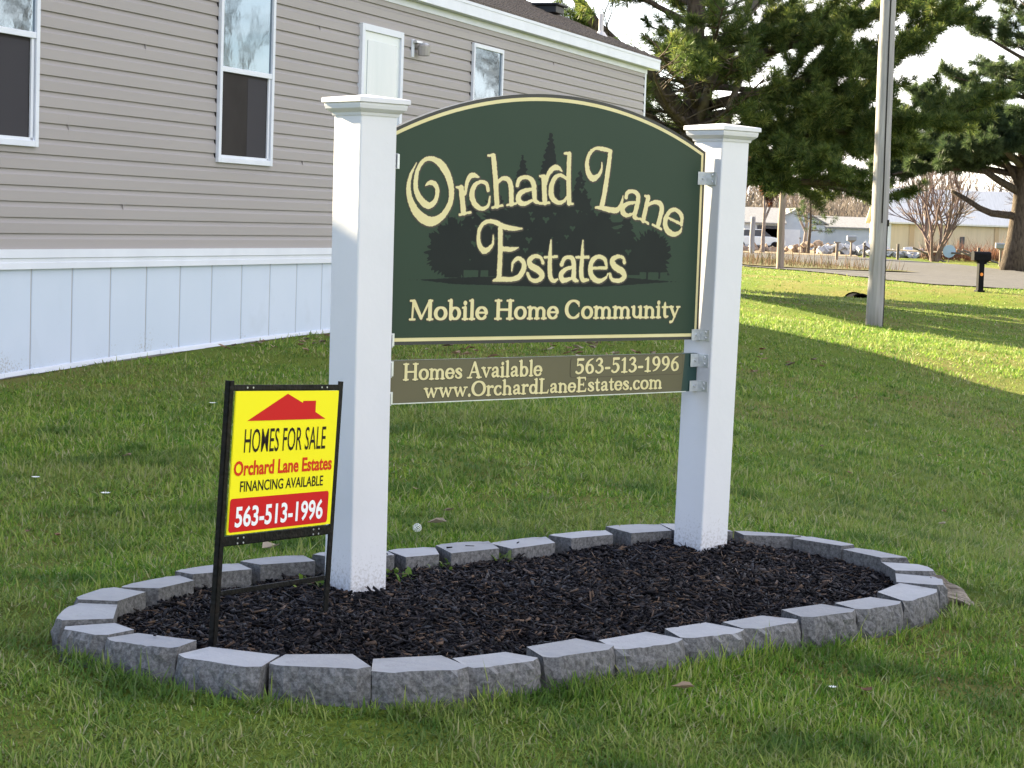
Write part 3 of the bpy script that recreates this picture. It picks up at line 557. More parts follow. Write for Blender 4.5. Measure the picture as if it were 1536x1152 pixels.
yflat('roof_print', [(.052, .279), (.4057, .279), (.356, .2975), (.355, .3268), (.2955, .3268), (.2945, .3215), (.2234, .3455)][::1], .0008, M['red'])
sans('HOMES FOR SALE', .046, .413, .200, .2595, .003, yf(.0008), M['blackprint'], yp)
sans('Orchard Lane Estates', .009, .451, .1435, .181, .028, yf(.0008), M['orange_red'], yp)
sans('FINANCING AVAILABLE', .040, .414, .1035, .1305, .012, yf(.0008), M['blackprint'], yp)
yflat('number_field', rrect(.002, .005, .4455, .0885, .009), .0008, M['red'])
sans('563-513-1996', .0265, .421, .0155, .0685, .024, yf(.0014), M['whiteprint'], yp)
for x, y in ((.05, .361), (.075, .361), (.385, .361), (.41, .361), (.05, -.011), (.075, -.011), (.39, -.011), (.415, -.011), (.05, -.024), (.075, -.024), (.39, -.024), (.415, -.024)):
    b = MB(); b.tube([Y(x, y, -.004), Y(x, y, -.0025)], [.0025, .0025], 8); b.build('rivet_hole', M['galv'], ysg)

# ------------------------------------------------------------------ mulch bed edging
M['block_top'] = pm('concrete block', (0.40, 0.40, 0.40), (0.50, 0.50, 0.50), 7, 0.9, 0.35, 90, 8, 0.2, c3=(0.34, 0.34, 0.35), scale3=3)
def bmat():
    m = pm('split face concrete block', (0.36, 0.365, 0.37), (0.45, 0.455, 0.46), 9, 0.92, 0.35, 110, 8, 0.2, c3=(0.31, 0.31, 0.32), scale3=4, bdist=.006)
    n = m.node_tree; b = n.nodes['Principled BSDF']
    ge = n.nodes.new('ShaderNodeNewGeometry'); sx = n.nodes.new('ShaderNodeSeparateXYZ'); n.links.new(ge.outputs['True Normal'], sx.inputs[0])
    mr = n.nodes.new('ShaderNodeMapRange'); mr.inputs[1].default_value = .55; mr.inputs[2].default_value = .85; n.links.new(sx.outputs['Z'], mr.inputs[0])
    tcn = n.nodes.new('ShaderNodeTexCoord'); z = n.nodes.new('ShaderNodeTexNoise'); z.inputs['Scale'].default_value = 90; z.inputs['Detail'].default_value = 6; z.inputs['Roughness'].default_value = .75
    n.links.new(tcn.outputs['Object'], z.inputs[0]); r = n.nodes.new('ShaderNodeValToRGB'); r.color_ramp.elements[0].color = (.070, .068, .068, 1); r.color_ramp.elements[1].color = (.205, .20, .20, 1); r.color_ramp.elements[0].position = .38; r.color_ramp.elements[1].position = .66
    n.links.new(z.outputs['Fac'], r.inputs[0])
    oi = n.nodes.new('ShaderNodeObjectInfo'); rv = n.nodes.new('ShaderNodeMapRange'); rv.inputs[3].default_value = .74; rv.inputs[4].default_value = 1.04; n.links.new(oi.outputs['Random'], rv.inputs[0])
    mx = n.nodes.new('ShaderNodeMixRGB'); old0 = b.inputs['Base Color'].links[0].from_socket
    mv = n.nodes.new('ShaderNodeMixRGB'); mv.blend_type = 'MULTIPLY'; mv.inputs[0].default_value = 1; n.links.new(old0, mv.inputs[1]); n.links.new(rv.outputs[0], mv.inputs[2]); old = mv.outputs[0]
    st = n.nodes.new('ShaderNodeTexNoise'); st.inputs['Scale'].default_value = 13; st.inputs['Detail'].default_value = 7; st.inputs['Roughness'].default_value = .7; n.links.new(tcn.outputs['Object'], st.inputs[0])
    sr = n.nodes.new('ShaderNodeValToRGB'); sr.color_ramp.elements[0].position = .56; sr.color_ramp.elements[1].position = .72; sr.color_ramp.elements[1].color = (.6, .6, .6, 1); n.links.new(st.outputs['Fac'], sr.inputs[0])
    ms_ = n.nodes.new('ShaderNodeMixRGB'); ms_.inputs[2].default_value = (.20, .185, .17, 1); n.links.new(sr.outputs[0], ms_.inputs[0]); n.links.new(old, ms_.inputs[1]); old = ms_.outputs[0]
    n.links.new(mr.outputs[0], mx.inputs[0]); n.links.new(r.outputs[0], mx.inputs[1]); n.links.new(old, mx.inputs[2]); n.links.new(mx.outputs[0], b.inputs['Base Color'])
    return m
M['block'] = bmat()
# outline of the bed as a stadium, blocks as (outer a, outer b, inner b, inner a) in sign coordinates (u, v)
BLK = {'A': [(-1.772, 0.186), (-1.738, 0.333), (-1.631, 0.311), (-1.626, 0.21)], 'B': [(-1.744, 0.348), (-1.664, 0.538), (-1.561, 0.483), (-1.63, 0.327)], 'C': [(-1.668, 0.55), (-1.575, 0.76), (-1.452, 0.675), (-1.543, 0.513)], 'D': [(-1.535, 0.752), (-1.361, 0.915), (-1.297, 0.757), (-1.434, 0.673)], 'E': [(-1.359, 0.92), (-1.144, 1.016), (-1.108, 0.862), (-1.266, 0.798)], 'F': [(-1.127, 1.0), (-0.912, 1.015), (-0.931, 0.896), (-1.09, 0.883)], 'G': [(-0.878, 0.995), (-0.642, 1.003), (-0.668, 0.87), (-0.84, 0.873)], 'H': [(-0.649, 1.009), (-0.413, 1.022), (-0.417, 0.875), (-0.602, 0.885)], 'I': [(-0.392, 0.992), (-0.174, 1.018), (-0.182, 0.867), (-0.337, 0.863)], 'J': [(-0.152, 0.999), (0.078, 0.995), (0.03, 0.881), (-0.137, 0.887)], 'K': [(0.087, 0.99), (0.308, 1.002), (0.299, 0.87), (0.127, 0.867)], 'L': [(0.322, 0.99), (0.539, 0.986), (0.527, 0.863), (0.35, 0.874)], 'M': [(0.564, 0.969), (0.807, 0.911), (0.801, 0.756), (0.615, 0.818)], 'N': [(0.881, 0.862), (0.998, 0.767), (0.936, 0.633), (0.812, 0.735)], 'O': [(1.042, 0.71), (1.126, 0.601), (1.036, 0.496), (0.936, 0.633)], 'P': [(1.141, 0.539), (1.139, 0.328), (1.047, 0.327), (1.036, 0.496)], 'Q': [(1.137, 0.315), (1.14, 0.083), (1.049, 0.11), (1.061, 0.309)], 'R': [(1.113, 0.085), (0.982, -0.1), (0.924, -0.0), (1.064, 0.103)], 'S': [(0.955, -0.18), (0.79, -0.28), (0.72, -0.13), (0.9, -0.03)], 'T': [(0.771, -0.261), (0.564, -0.313), (0.518, -0.132), (0.685, -0.11)], 'U': [(0.515, -0.268), (0.263, -0.272), (0.271, -0.156), (0.457, -0.155)], 'V': [(0.245, -0.267), (-0.006, -0.252), (-0.017, -0.12), (0.183, -0.138)], 'W': [(-0.002, -0.262), (-0.2, -0.282), (-0.26, -0.124), (-0.071, -0.119)], 'X': [(-0.216, -0.266), (-0.389, -0.282), (-0.423, -0.141), (-0.296, -0.138)], 'Y': [(-0.42, -0.285), (-0.67, -0.295), (-0.63, -0.16), (-0.46, -0.15)], 'Z': [(-0.703, -0.297), (-0.926, -0.294), (-0.915, -0.19), (-0.739, -0.167)], 'AA': [(-0.943, -0.281), (-1.168, -0.26), (-1.154, -0.173), (-0.967, -0.157)], 'BB': [(-1.184, -0.224), (-1.412, -0.153), (-1.328, -0.067), (-1.183, -0.12)], 'CC': [(-1.444, -0.14), (-1.613, -0.032), (-1.527, 0.056), (-1.395, -0.022)], 'DD': [(-1.621, -0.019), (-1.762, 0.148), (-1.629, 0.209), (-1.531, 0.063)]}
def ztop(u, v): return -1.030 - .045 * v - .006 * u
front = 'ABCDEFGHIJKLMN'
def mk_block(name, q, seed, label):
    r = random.Random(seed); c = Vector((sum(p[0] for p in q) / 4, sum(p[1] for p in q) / 4)); zt = ztop(*c) + r.uniform(-.005, .004)
    tx, ty = r.uniform(-.012, .012), r.uniform(-.015, .015)
    A, B_, C_, D_ = [Vector(p) for p in q]        # A,B outer edge
    nseg, nlay = 14, 6
    b = MB(); out_n = Vector(((A + B_) / 2 - (C_ + D_) / 2)).normalized()
    def zz(p): return zt + (p[0] - c[0]) * tx + (p[1] - c[1]) * ty
    rows = []
    H_ = .105
    for k in range(nlay + 1):
        row = []
        f = k / nlay
        for i in range(nseg + 1):
            t = i / nseg; p = A.lerp(B_, t)
            bul = (0 if k == 0 else .003 + .010 * math.sin(math.pi * f * .9)) - .022 * max(0, (abs(2 * t - 1) - .68) / .32)
            # split face bevels back at both ends
            jit = 0 if k == 0 else r.uniform(-.004, .004) + .003 * math.sin(i * 1.7 + seed) * math.sin(k * 1.3 + seed * .7)
            p2 = p + out_n * (bul + jit)
            row.append(len(b.v)); b.v.append(tuple(S(p2[0], p2[1], zz(p) - f * H_ - (r.uniform(0, .003) if k == 0 and 0 < i < nseg else 0))))
        rows.append(row)
    for k in range(nlay):
        for i in range(nseg): b.f.append((rows[k][i], rows[k][i + 1], rows[k + 1][i + 1], rows[k + 1][i]))
    iB = [len(b.v), len(b.v) + 1]; b.v += [tuple(S(C_[0], C_[1], zz(C_))), tuple(S(C_[0], C_[1], zz(C_) - H_))]
    iA = [len(b.v), len(b.v) + 1]; b.v += [tuple(S(D_[0], D_[1], zz(D_))), tuple(S(D_[0], D_[1], zz(D_) - H_))]
    b.f.append(tuple(rows[0][::-1]) + (iA[0], iB[0]) if False else tuple(rows[0]) + (iB[0], iA[0]))
    b.f.append(tuple(rows[-1]) + (iB[1], iA[1]))
    b.f.append((iB[0], iB[1], iA[1], iA[0]))
    b.f.append(tuple(rw[0] for rw in rows) + (iA[1], iA[0])); b.f.append(tuple(rw[-1] for rw in rows) + (iB[1], iB[0]))
    o = b.build(name, M['block']); tag(o, label, 'edging block', 'concrete blocks edging the mulch bed'); return o
ORD = ['first', 'second', 'third', 'fourth', 'fifth', 'sixth', 'seventh', 'eighth', 'ninth', 'tenth', 'eleventh', 'twelfth', 'thirteenth', 'fourteenth']
nearby = {'C': 'at the foot of the yard sign left leg', 'B': 'between the left end of the bed and the yard sign', 'D': 'just right of the yard sign leg', 'E': 'below the left white post'}
labs = {}
for i, k in enumerate('ABCDEFGHIJKLM'): labs[k] = 'grey edging block, %s from the left end along the front curve of the mulch bed' % ORD[i]
labs['M'] = 'grey block at the front right corner of the bed beside the wood chunk'
labs['N'] = 'grey block at the far right tip of the mulch bed'
labs['O'] = 'grey block just behind the right tip of the bed'
labs['P'] = 'grey block in the back right curve, second behind the right tip'
labs['Q'] = 'grey block in the back right curve, second block right of the right white post'
labs['R'] = 'grey block in the back row, first to the right of the right white post'
labs['S'] = 'grey block in the back row half hidden behind the right white post'
for i, k in enumerate('TUVW'): labs[k] = 'grey block in the back row, %s to the left of the right white post' % ORD[i]
labs['X'] = 'grey block in the back row, first to the right of the left white post'
labs['Y'] = 'grey block in the back row half hidden behind the left white post'
labs['Z'] = 'grey block in the back row seen under the yard sign panel'
labs['AA'] = 'grey block in the back row just left of the yard sign leg'
labs['BB'] = 'grey block in the back left curve, second left of the yard sign leg'
labs['CC'] = 'grey block in the back left curve, third left of the yard sign leg'
labs['DD'] = 'grey block at the far left tip of the mulch bed'
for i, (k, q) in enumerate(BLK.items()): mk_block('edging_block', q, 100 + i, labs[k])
# mulch
M['mulch'] = leafmat('dark dyed mulch', [(0.004, 0.004, 0.005), (0.006, 0.0055, 0.007), (0.009, 0.008, 0.010), (0.018, 0.017, 0.021), (0.012, 0.011, 0.014), (0.04, 0.035, 0.035), (0.03, 0.022, 0.02), (0.16, 0.105, 0.07)], transl=0.0, rough=0.5, spec=0.08)
inner = [q[2] for q in BLK.values()] + [q[3] for q in BLK.values()]
inner = sorted(inner, key=lambda p: math.atan2(p[1] - .36, (p[0] + .32) * .6))
IP = np.array(inner)
def inpoly(x, y, P):
    r = np.zeros(len(x), bool); n = len(P)
    for i in range(n):
        x0, y0 = P[i]; x1, y1 = P[(i + 1) % n]
        c = ((y0 > y) != (y1 > y)) & (x < (x1 - x0) * (y - y0) / (y1 - y0 + 1e-12) + x0); r ^= c
    return r
def mulch_z(u, v):
    u = np.asarray(u); v = np.asarray(v)
    e = np.clip(1 - ((u + .32) / 1.35) ** 2, 0, 1) * np.clip(1 - ((v - .36) / .62) ** 2, 0, 1)
    base = -1.030 - .045 * v - .006 * u - .050
    hump = .014 * e + .021 * np.exp(-((u - .7) ** 2 + (v) ** 2) / .05) - .006 * np.exp(-((u + .7) ** 2 + v ** 2) / .10)
    return base + hump + .006 * np.sin(u * 13 + v * 5) * np.sin(v * 11 - 3 * u)
uu = np.linspace(-1.85, 1.25, 100); vv = np.linspace(-.32, 1.15, 60); UU, VV = np.meshgrid(uu, vv)
ins = inpoly(UU.ravel(), VV.ravel(), (IP - [-.32, .36]) * 1.05 + [-.32, .36]).reshape(UU.shape)
MZ = mulch_z(UU, VV) - .012
pts = [tuple(S(a, b_, z)) for a, b_, z in zip(UU.ravel(), VV.ravel(), MZ.ravel())]
id2 = np.arange(UU.size).reshape(UU.shape); fs = []
for j in range(UU.shape[0] - 1):
    for i in range(UU.shape[1] - 1):
        if ins[j, i] and ins[j, i + 1] and ins[j + 1, i] and ins[j + 1, i + 1]: fs.append((id2[j, i], id2[j, i + 1], id2[j + 1, i + 1], id2[j + 1, i]))
used = sorted({k for f in fs for k in f}); mpn = {k: i for i, k in enumerate(used)}
base_v = np.array([pts[k] for k in used]); base_f = np.array([[mpn[k] for k in f] for f in fs])
NCH = 42000
cu = rng.uniform(-1.7, 1.12, NCH * 2); cv = rng.uniform(-.25, 1.0, NCH * 2); ok = inpoly(cu, cv, IP); cu = cu[ok][:NCH]; cv = cv[ok][:NCH]; n = len(cu)
cz = mulch_z(cu, cv) + rng.uniform(-.010, .010, n) + np.where(rng.random(n) < .1, .006, 0)
Un = np.array(U); Vn = np.array(V)
ctr = np.array(SC)[None] + cu[:, None] * Un + cv[:, None] * Vn + np.array([0, 0, 1.])[None] * cz[:, None]
def chips(ctr, L_, W_, T__, tiltmax):
    n = len(ctr); yaw = rng.uniform(0, 2 * np.pi, n); tilt = rng.normal(0, tiltmax, n); rollc = rng.normal(0, .6, n)
    d = np.stack([np.cos(yaw) * np.cos(tilt), np.sin(yaw) * np.cos(tilt), np.sin(tilt)], -1)
    sdv = np.stack([-np.sin(yaw), np.cos(yaw), np.zeros(n)], -1); upv = np.cross(d, sdv)
    s2 = sdv * np.cos(rollc)[:, None] + upv * np.sin(rollc)[:, None]; u2 = np.cross(d, s2)
    vs_ = []
    tp = rng.uniform(.3, 1, (n, 2))
    for a, e in ((-1, 0), (1, 1)):
        for bb in (-1, 1):
            for cc in (-1, 1):
                vs_.append(ctr + d * (a * L_ / 2 * (1 + .12 * bb * tp[:, e]))[:, None] + s2 * (bb * W_ / 2 * tp[:, e])[:, None] + u2 * (cc * T__ / 2)[:, None])
    Vv = np.stack(vs_, 1)  # n,8,3
    fq = np.array([(0, 2, 3, 1), (4, 5, 7, 6), (0, 1, 5, 4), (2, 6, 7, 3), (0, 4, 6, 2), (1, 3, 7, 5)])
    F_ = (np.arange(n)[:, None, None] * 8 + fq[None]).reshape(-1, 4)
    return Vv.reshape(-1, 3), F_, np.repeat(rng.random(n), 8)
Lc = np.clip(rng.lognormal(-3.95, .45, n), .008, .06); Wc = np.clip(Lc * rng.uniform(.08, .48, n), .002, .011)
cV, cF, cR_ = chips(ctr, Lc, Wc, rng.uniform(.002, .006, n), .35)
# pale brown fibres, and a few chips spilled onto the blocks
nf = 1500; k_ = rng.integers(0, n, nf); fc = ctr[k_] + np.array([0, 0, .007]); fV, fF, fR = chips(fc, rng.uniform(.015, .055, nf), rng.uniform(.0012, .003, nf), rng.uniform(.001, .002, nf), .25)
ns = 60; an = rng.uniform(0, 2 * np.pi, ns); su = -.32 + 1.31 * np.cos(an); sv = .36 + .54 * np.sin(an); q_ = ~inpoly(su, sv, IP); su = su[q_]; sv = sv[q_]; ns = len(su)
sc_ = np.array(SC)[None] + su[:, None] * Un + sv[:, None] * Vn + np.array([0, 0, 1.])[None] * (-1.030 - .045 * sv - .006 * su + .006)[:, None]
sV, sF, sR = chips(sc_, rng.uniform(.010, .028, ns), rng.uniform(.003, .009, ns), rng.uniform(.002, .004, ns), .08)
allv = np.concatenate([base_v, cV, fV, sV]); b1 = len(base_v) + len(cV); allf = np.concatenate([base_f, cF + len(base_v), fF + b1, sF + b1 + len(fV)]); allr = np.concatenate([np.full(len(base_v), .05), cR_ ** 1.3 * .97, np.full(len(fV), 1.0) * (.75 + .25 * fR), sR * .5])
mo = raw_mesh('mulch', allv, allf, M['mulch'], nsides=4, rnd=allr); tag(mo, 'black shredded wood mulch filling the oval bed', 'mulch', kind='stuff')
# ------------------------------------------------------------------ mobile home
M['siding'] = pm('grey vinyl siding', (0.296, 0.272, 0.268), (0.32, 0.294, 0.288), 1.2, 0.55, 0.03, 60, 4, 0.35, stretch=(.3, .3, 4), lo=.3, hi=.7)
M['trim'] = pm('white vinyl trim', (0.66, 0.69, 0.76), (0.61, 0.64, 0.71), 3, 0.45, 0.02, 40)
M['skirt'] = pm('white vinyl skirting', (0.50, 0.57, 0.68), (0.53, 0.595, 0.705), 1.4, 0.5, 0.03, 3, 4, 0.35, c3=(0.47, 0.53, 0.62), scale3=2.2, lo3=.62, hi3=.8)
M['shingle'] = pm('brown asphalt shingles', (0.07, 0.06, 0.055), (0.17, 0.14, 0.12), 30, 0.95, 0.5, 60, 8, 0.1)
M['glass'] = pm('window glass', (0.03, 0.035, 0.04), None, rough=0.03, bump=0.10, bscale=1.6, spec=0.9, bdist=.01)
M['glass'].node_tree.nodes['Principled BSDF'].inputs['Specular Tint'].default_value = (.70, .87, 1.0, 1)  # blue of the mirrored sky put into the glass tint
M['glass'].node_tree.nodes['Principled BSDF'].inputs['IOR'].default_value = 2.6
M['screen'] = pm('dark insect screen', (0.022, 0.019, 0.019), (0.030, 0.026, 0.026), 3, 0.6, spec=.08)
M['curtain'] = pm('grey curtain behind screen', (0.045, 0.043, 0.050), None, rough=0.7, spec=.1)
M['doorw'] = pm('white door', (0.62, 0.66, 0.67), (0.58, 0.63, 0.64), 2, 0.3, spec=.6)
house = empty('mobile_home', H(16, 0, -1.2), 'long mobile home with grey vinyl siding, white skirting and dark shingled roof', 'house')
S0, S1 = 4.0, 28.50; ZB, ZT = -.334, 2.16; EX = .114
b = MB(); prof = []
z = ZB; k = 0
while z < ZT - .001:
    z2 = min(z + EX, ZT)
    prof += [(.0185, z), (.0170, z + .072), (.0075, z + .088), (.0030, z2 - .0055), (-.008, z2 - .0050), (-.008, z2 - .0005)]
    if z2 < ZT: prof += [(-.008, z2 - .0002)]
    z = z2
n = len(prof)
for s in (S0, S1): b.v += [tuple(H(s, p[0], p[1])) for p in prof]
b.f = [(i, i + 1, n + i + 1, n + i) for i in range(n - 1)]
wall = b.build('siding_wall', M['siding'], house, recalc=False)
def flipfix(o):
    me = o.data
    bm = bmesh.new(); bm.from_mesh(me)
    s = sum((f.normal.dot(HO) * f.calc_area()) for f in bm.faces)
    if s < 0: bmesh.ops.reverse_faces(bm, faces=bm.faces)
    bm.to_mesh(me); bm.free()
flipfix(wall)
def hbox(name, s0, s1, w0, w1, z0, z1, mat, parent, bevel=0):
    b = MB(); b.quad8([H(s0, w0, z0), H(s1, w0, z0), H(s1, w1, z0), H(s0, w1, z0)], [H(s0, w0, z1), H(s1, w0, z1), H(s1, w1, z1), H(s0, w1, z1)])
    return b.build(name, mat, parent, bevel=bevel)
WID = 8.0
# seams where siding panels overlap
for s, kk in ((8.2, 3), (8.2, 9), (14.1, 2), (14.4, 13), (17.3, 6), (17.6, 17), (21.2, 10), (24.0, 15), (24.4, 19), (26.2, 12), (13.3, 7), (12.9, 17)):
    hbox('panel_seam', s, s + .003, 0, .0178, ZB + kk * EX + .002, ZB + kk * EX + EX * 1.6, M['siding'], wall)
# walls of the far side and ends (plain, beyond sight)
b = MB()
b.quad8([H(S0, -WID, -1.3), H(S1, -WID, -1.3), H(S1, -.002, -1.3), H(S0, -.002, -1.3)], [H(S0, -WID, ZT + .02), H(S1, -WID, ZT + .02), H(S1, -.002, ZT + .02), H(S0, -.002, ZT + .02)])
ends = b.build('end_wall', M['siding'], house)
hbox('corner_trim', S1 - .055, S1 + .022, -.06, .022, ZB - .01, ZT, M['trim'], house, .004)
hbox('corner_groove', S1 - .062, S1 - .055, -.01, .0165, ZB, ZT, M['screen'], house)
hbox('frieze_trim', S0, S1 + .03, -.001, .028, 2.112, 2.182, M['trim'], house, .003)
# roof: 0.4 pitch gable
PT = .405; OV = .12; RZ = 2.345
b = MB(); ez = RZ
sA, sB = S0 - .3, S1 + .36
half = WID / 2
ridge = ez + (half + OV) * PT
for w0, w1, zA, zB_ in ((OV, -half, ez, ridge), (-half, -WID - OV, ridge, ez)):
    b.quad8([H(sA, w0, zA - .03), H(sB, w0, zA - .03), H(sB, w1, zB_ - .03), H(sA, w1, zB_ - .03)], [H(sA, w0, zA + .008), H(sB, w0, zA + .008), H(sB, w1, zB_ + .008), H(sA, w1, zB_ + .008)])
roof = b.build('roof', M['shingle'], house)
# shingle butt lines along the rake
for kx in range(0, 24):
    w0 = OV - .03 - kx * .17; zA = ez + (OV - w0) * PT + .008
    hb = MB(); hb.quad8([H(sA, w0, zA - .004), H(sB + .006, w0, zA - .004), H(sB + .006, w0 - .17, zA + .17 * PT - .004), H(sA, w0 - .17, zA + .17 * PT - .004)], [H(sA, w0, zA + .012), H(sB + .006, w0, zA + .012), H(sB + .006, w0 - .17, zA + .17 * PT + .001), H(sA, w0 - .17, zA + .17 * PT + .001)])
    hb.build('shingle_course', M['shingle'], roof)
fas = hbox('fascia', sA, sB - .02, OV - .02, OV + .004, RZ - .160, RZ - .012, M['trim'], house, .003)
hbox('drip_edge', sA, sB, OV + .0045, OV + .010, RZ - .045, RZ - .012, M['trim'], fas)
hbox('soffit', sA, sB - .02, -.003, OV - .0205, 2.184, 2.194, M['trim'], house)
b = MB(); b.quad8([H(sB - .02, OV, RZ - .16), H(sB, OV, RZ - .16), H(sB, -half, ridge - .16), H(sB - .02, -half, ridge - .16)], [H(sB - .02, OV, RZ - .032), H(sB, OV, RZ - .032), H(sB, -half, ridge - .032), H(sB - .02, -half, ridge - .032)])
b.quad8([H(sB - .02, -WID - OV, RZ - .16), H(sB, -WID - OV, RZ - .16), H(sB, -half, ridge - .16), H(sB - .02, -half, ridge - .16)], [H(sB - .02, -WID - OV, RZ - .032), H(sB, -WID - OV, RZ - .032), H(sB, -half, ridge - .032), H(sB - .02, -half, ridge - .032)])
b.build('rake_board', M['trim'], house)
b = MB(); b.v = [tuple(H(S1 - .001, 0, 2.18)), tuple(H(S1 - .001, -WID, 2.18)), tuple(H(S1 - .001, -half, ridge - .05)), tuple(H(S1 + .012, 0, 2.18)), tuple(H(S1 + .012, -WID, 2.18)), tuple(H(S1 + .012, -half, ridge - .05))]
b.f = [(0, 1, 2), (5, 4, 3), (0, 2, 5, 3), (2, 1, 4, 5), (1, 0, 3, 4)]; b.build('gable', M['siding'], house)
def on_roof(s, w_): return H(s, w_, ez + (OV - w_) * PT)
# roof vent and pipe
vp = on_roof(27.9, -1.25)
b = MB(); b.box(vp + Z * .05, (.36, .30, .10), (HD, HO, Z)); b.box(vp + Z * .115, (.46, .40, .03), (HD, HO, Z)); b.build('roof_vent', pm('dark plastic', (.02, .02, .022), rough=.5), roof, bevel=.01)
pp = on_roof(28.1, -.55)
b = MB(); b.tube([pp - Z * .02, pp + Z * .05, pp + Z * .051, pp + Z * .30], [.10, .05, .035, .035], 12); b.build('vent_pipe', pm('pale pvc pipe', (.65, .60, .58), rough=.5), roof)
# windows
def window(s0, s1, z0, z1, rail, dark_lower=True, label=None, curtain=.55):
    f = MB(); t = .045; zz = lambda a, b_: (a, b_)
    for (a, b_, c, d) in ((s0, s0 + t, z0, z1), (s1 - t, s1, z0, z1), (s0 + t, s1 - t, z0, z0 + t), (s0 + t, s1 - t, z1 - t, z1)):
        f.quad8([H(a, .0, c), H(b_, .0, c), H(b_, .047, c), H(a, .047, c)], [H(a, .0, d), H(b_, .0, d), H(b_, .047, d), H(a, .047, d)])
    fr = f.build('window', M['trim'], house, bevel=.004)
    if label: fr['label'] = label
    a, b_ = s0 + t, s1 - t
    if rail:
        hbox('meeting_rail', a, b_, .018, .043, rail - .022, rail + .022, M['trim'], fr, .003)
        hbox('upper_pane', a, b_, .0175, .027, rail + .022, z1 - t, M['glass'], fr)
        hbox('insect_screen', a, b_, .0165, .0195, z0 + t, rail - .022, M['screen'], fr)
        hbox('curtain', a + (b_ - a) * curtain, b_ - .06, .0197, .0205, z0 + t + .01, rail - .045, M['curtain'], fr)
        g = MB()
        for q0, q1, c, d in ((a, a + .012, z0 + t, rail - .022), (b_ - .045, b_ - .012, z0 + t, rail - .022), (a, b_, z0 + t, z0 + t + .02)):
            g.quad8([H(q0, .02, c), H(q1, .02, c), H(q1, .033, c), H(q0, .033, c)], [H(q0, .02, d), H(q1, .02, d), H(q1, .033, d), H(q0, .033, d)])
        g.build('sash_frame', M['trim'], fr)
    else:
        hbox('upper_pane', a, b_, .0175, .027, z0 + t, z1 - t, M['glass'], fr)
    hbox('side_gap', s0 - .012, s0 - .001, .004, .0165, z0, z1, M['screen'], fr)
    return fr
window(11.83, 12.86, .395, 1.99, 1.183, label='window at the left edge of the picture with dark lower half')
window(15.60, 16.62, .390, 1.96, 1.175, label='tall window between the door and the picture edge, dark lower half')
window(21.55, 22.52, .95, 1.925, None, label='small window right of the door, glass full of pale reflections')
M['glass_pale'] = pm('pale storm glass', (0.42, 0.47, 0.49), (0.47, 0.51, 0.53), 2, 0.12, spec=.7, stretch=(3, 3, .3))
# door
f = MB()
for (a, b_, c, d) in ((18.50, 18.565, -.30, 1.84), (19.47, 19.535, -.30, 1.84), (18.565, 19.47, 1.775, 1.84)):
    f.quad8([H(a, .0, c), H(b_, .0, c), H(b_, .05, c), H(a, .05, c)], [H(a, .0, d), H(b_, .0, d), H(b_, .05, d), H(a, .05, d)])
dr = f.build('door', M['trim'], house, bevel=.004)
hbox('door_slab', 18.565, 19.47, .016, .030, -.30, 1.775, M['doorw'], dr)
hbox('door_glass', 18.66, 19.38, .0305, .036, .05, 1.69, M['glass_pale'], dr)
b = MB(); b.tube([H(18.63, .03, .62), H(18.63, .075, .62)], [.022, .03], 10); b.build('handle', M['galv'], dr)
hbox('porch_slab', 18.3, 19.8, .06, 1.0, -1.15, -.42, pm('grey timber step', (.2, .19, .18), (.28, .26, .24), 8), house, .01) if False else None
# porch light: back plate, arm, clear lantern
pl = hbox('porch_light', 19.80, 19.86, .012, .03, 1.62, 1.80, M['trim'], house, .003)
hbox('lamp_arm', 19.81, 19.98, .03, .075, 1.765, 1.79, M['galv'], pl, .003)
M['lglass'] = pm('seeded lamp glass', (0.5, 0.47, 0.46), rough=.15, spec=.6, transl=.3)
b = MB(); q = H(19.95, .10, 1.70)
b.tube([q + Z * .055, q + Z * .04, q - Z * .055, q - Z * .06], [.05, .072, .06, .03], 12); b.build('lamp_glass', M['lglass'], pl)
b = MB(); b.tube([q + Z * .075, q + Z * .055], [.03, .055], 12); b.build('lamp_cap', M['galv'], pl)
# skirting: band, ribbed panels, bottom track following the ground
b = MB(); n = 0
pr = [(.0, -.334), (.042, -.334), (.042, -.395), (.030, -.400), (.030, -.428), (.036, -.432), (.036, -.476), (.0, -.478)]
for s in (S0, S1 + .03): b.v += [tuple(H(s, p[0], p[1])) for p in pr]
b.f = [(i, i + 1, 8 + i + 1, 8 + i) for i in range(7)] + [tuple(range(8)), tuple(range(8, 16))]
b.build('skirting_band', M['trim'], house)
def zs(s): return float(np.interp(s, [4, 8, 11, 12.48, 13.6, 14.6, 16.3, 17, 18, 22, 29], [-1.36, -1.31, -1.27, -1.238, -1.205, -1.18, -1.150, -1.142, -1.135, -1.16, -1.22]))
b = MB(); ss = []
rib = []
s = 12.86 - .55 * 16
k = 0
while s < S1:
    for p, wv in ((s - .012, .004), (s - .004, -.006), (s + .004, -.006), (s + .012, .004)):
        if S0 <= p <= S1: rib.append((p, wv))
    s += .55; k += 1
for p, wv in rib: b.v += [tuple(H(p, wv, -.470)), tuple(H(p, wv, zs(p) + .01))]
b.f = [(2 * i, 2 * i + 2, 2 * i + 3, 2 * i + 1) for i in range(len(rib) - 1)]
sk = b.build('skirting', M['skirt'], house, recalc=False); flipfix(sk)
b = MB(); sg = np.arange(S0, S1 + .01, .37)
for p, q_ in zip(sg[:-1], sg[1:]):
    j = random.uniform(-.004, .004); k2 = random.uniform(-.004, .004)
    b.quad8([H(p, .004, zs(p) - .006), H(q_, .004, zs(q_) - .006), H(q_, .022 + j, zs(q_) - .006 + k2), H(p, .022 + j, zs(p) - .006 + k2)], [H(p, .004, zs(p) + .028), H(q_, .004, zs(q_) + .028), H(q_, .018 + j, zs(q_) + .024), H(p, .018 + j, zs(p) + .024)])
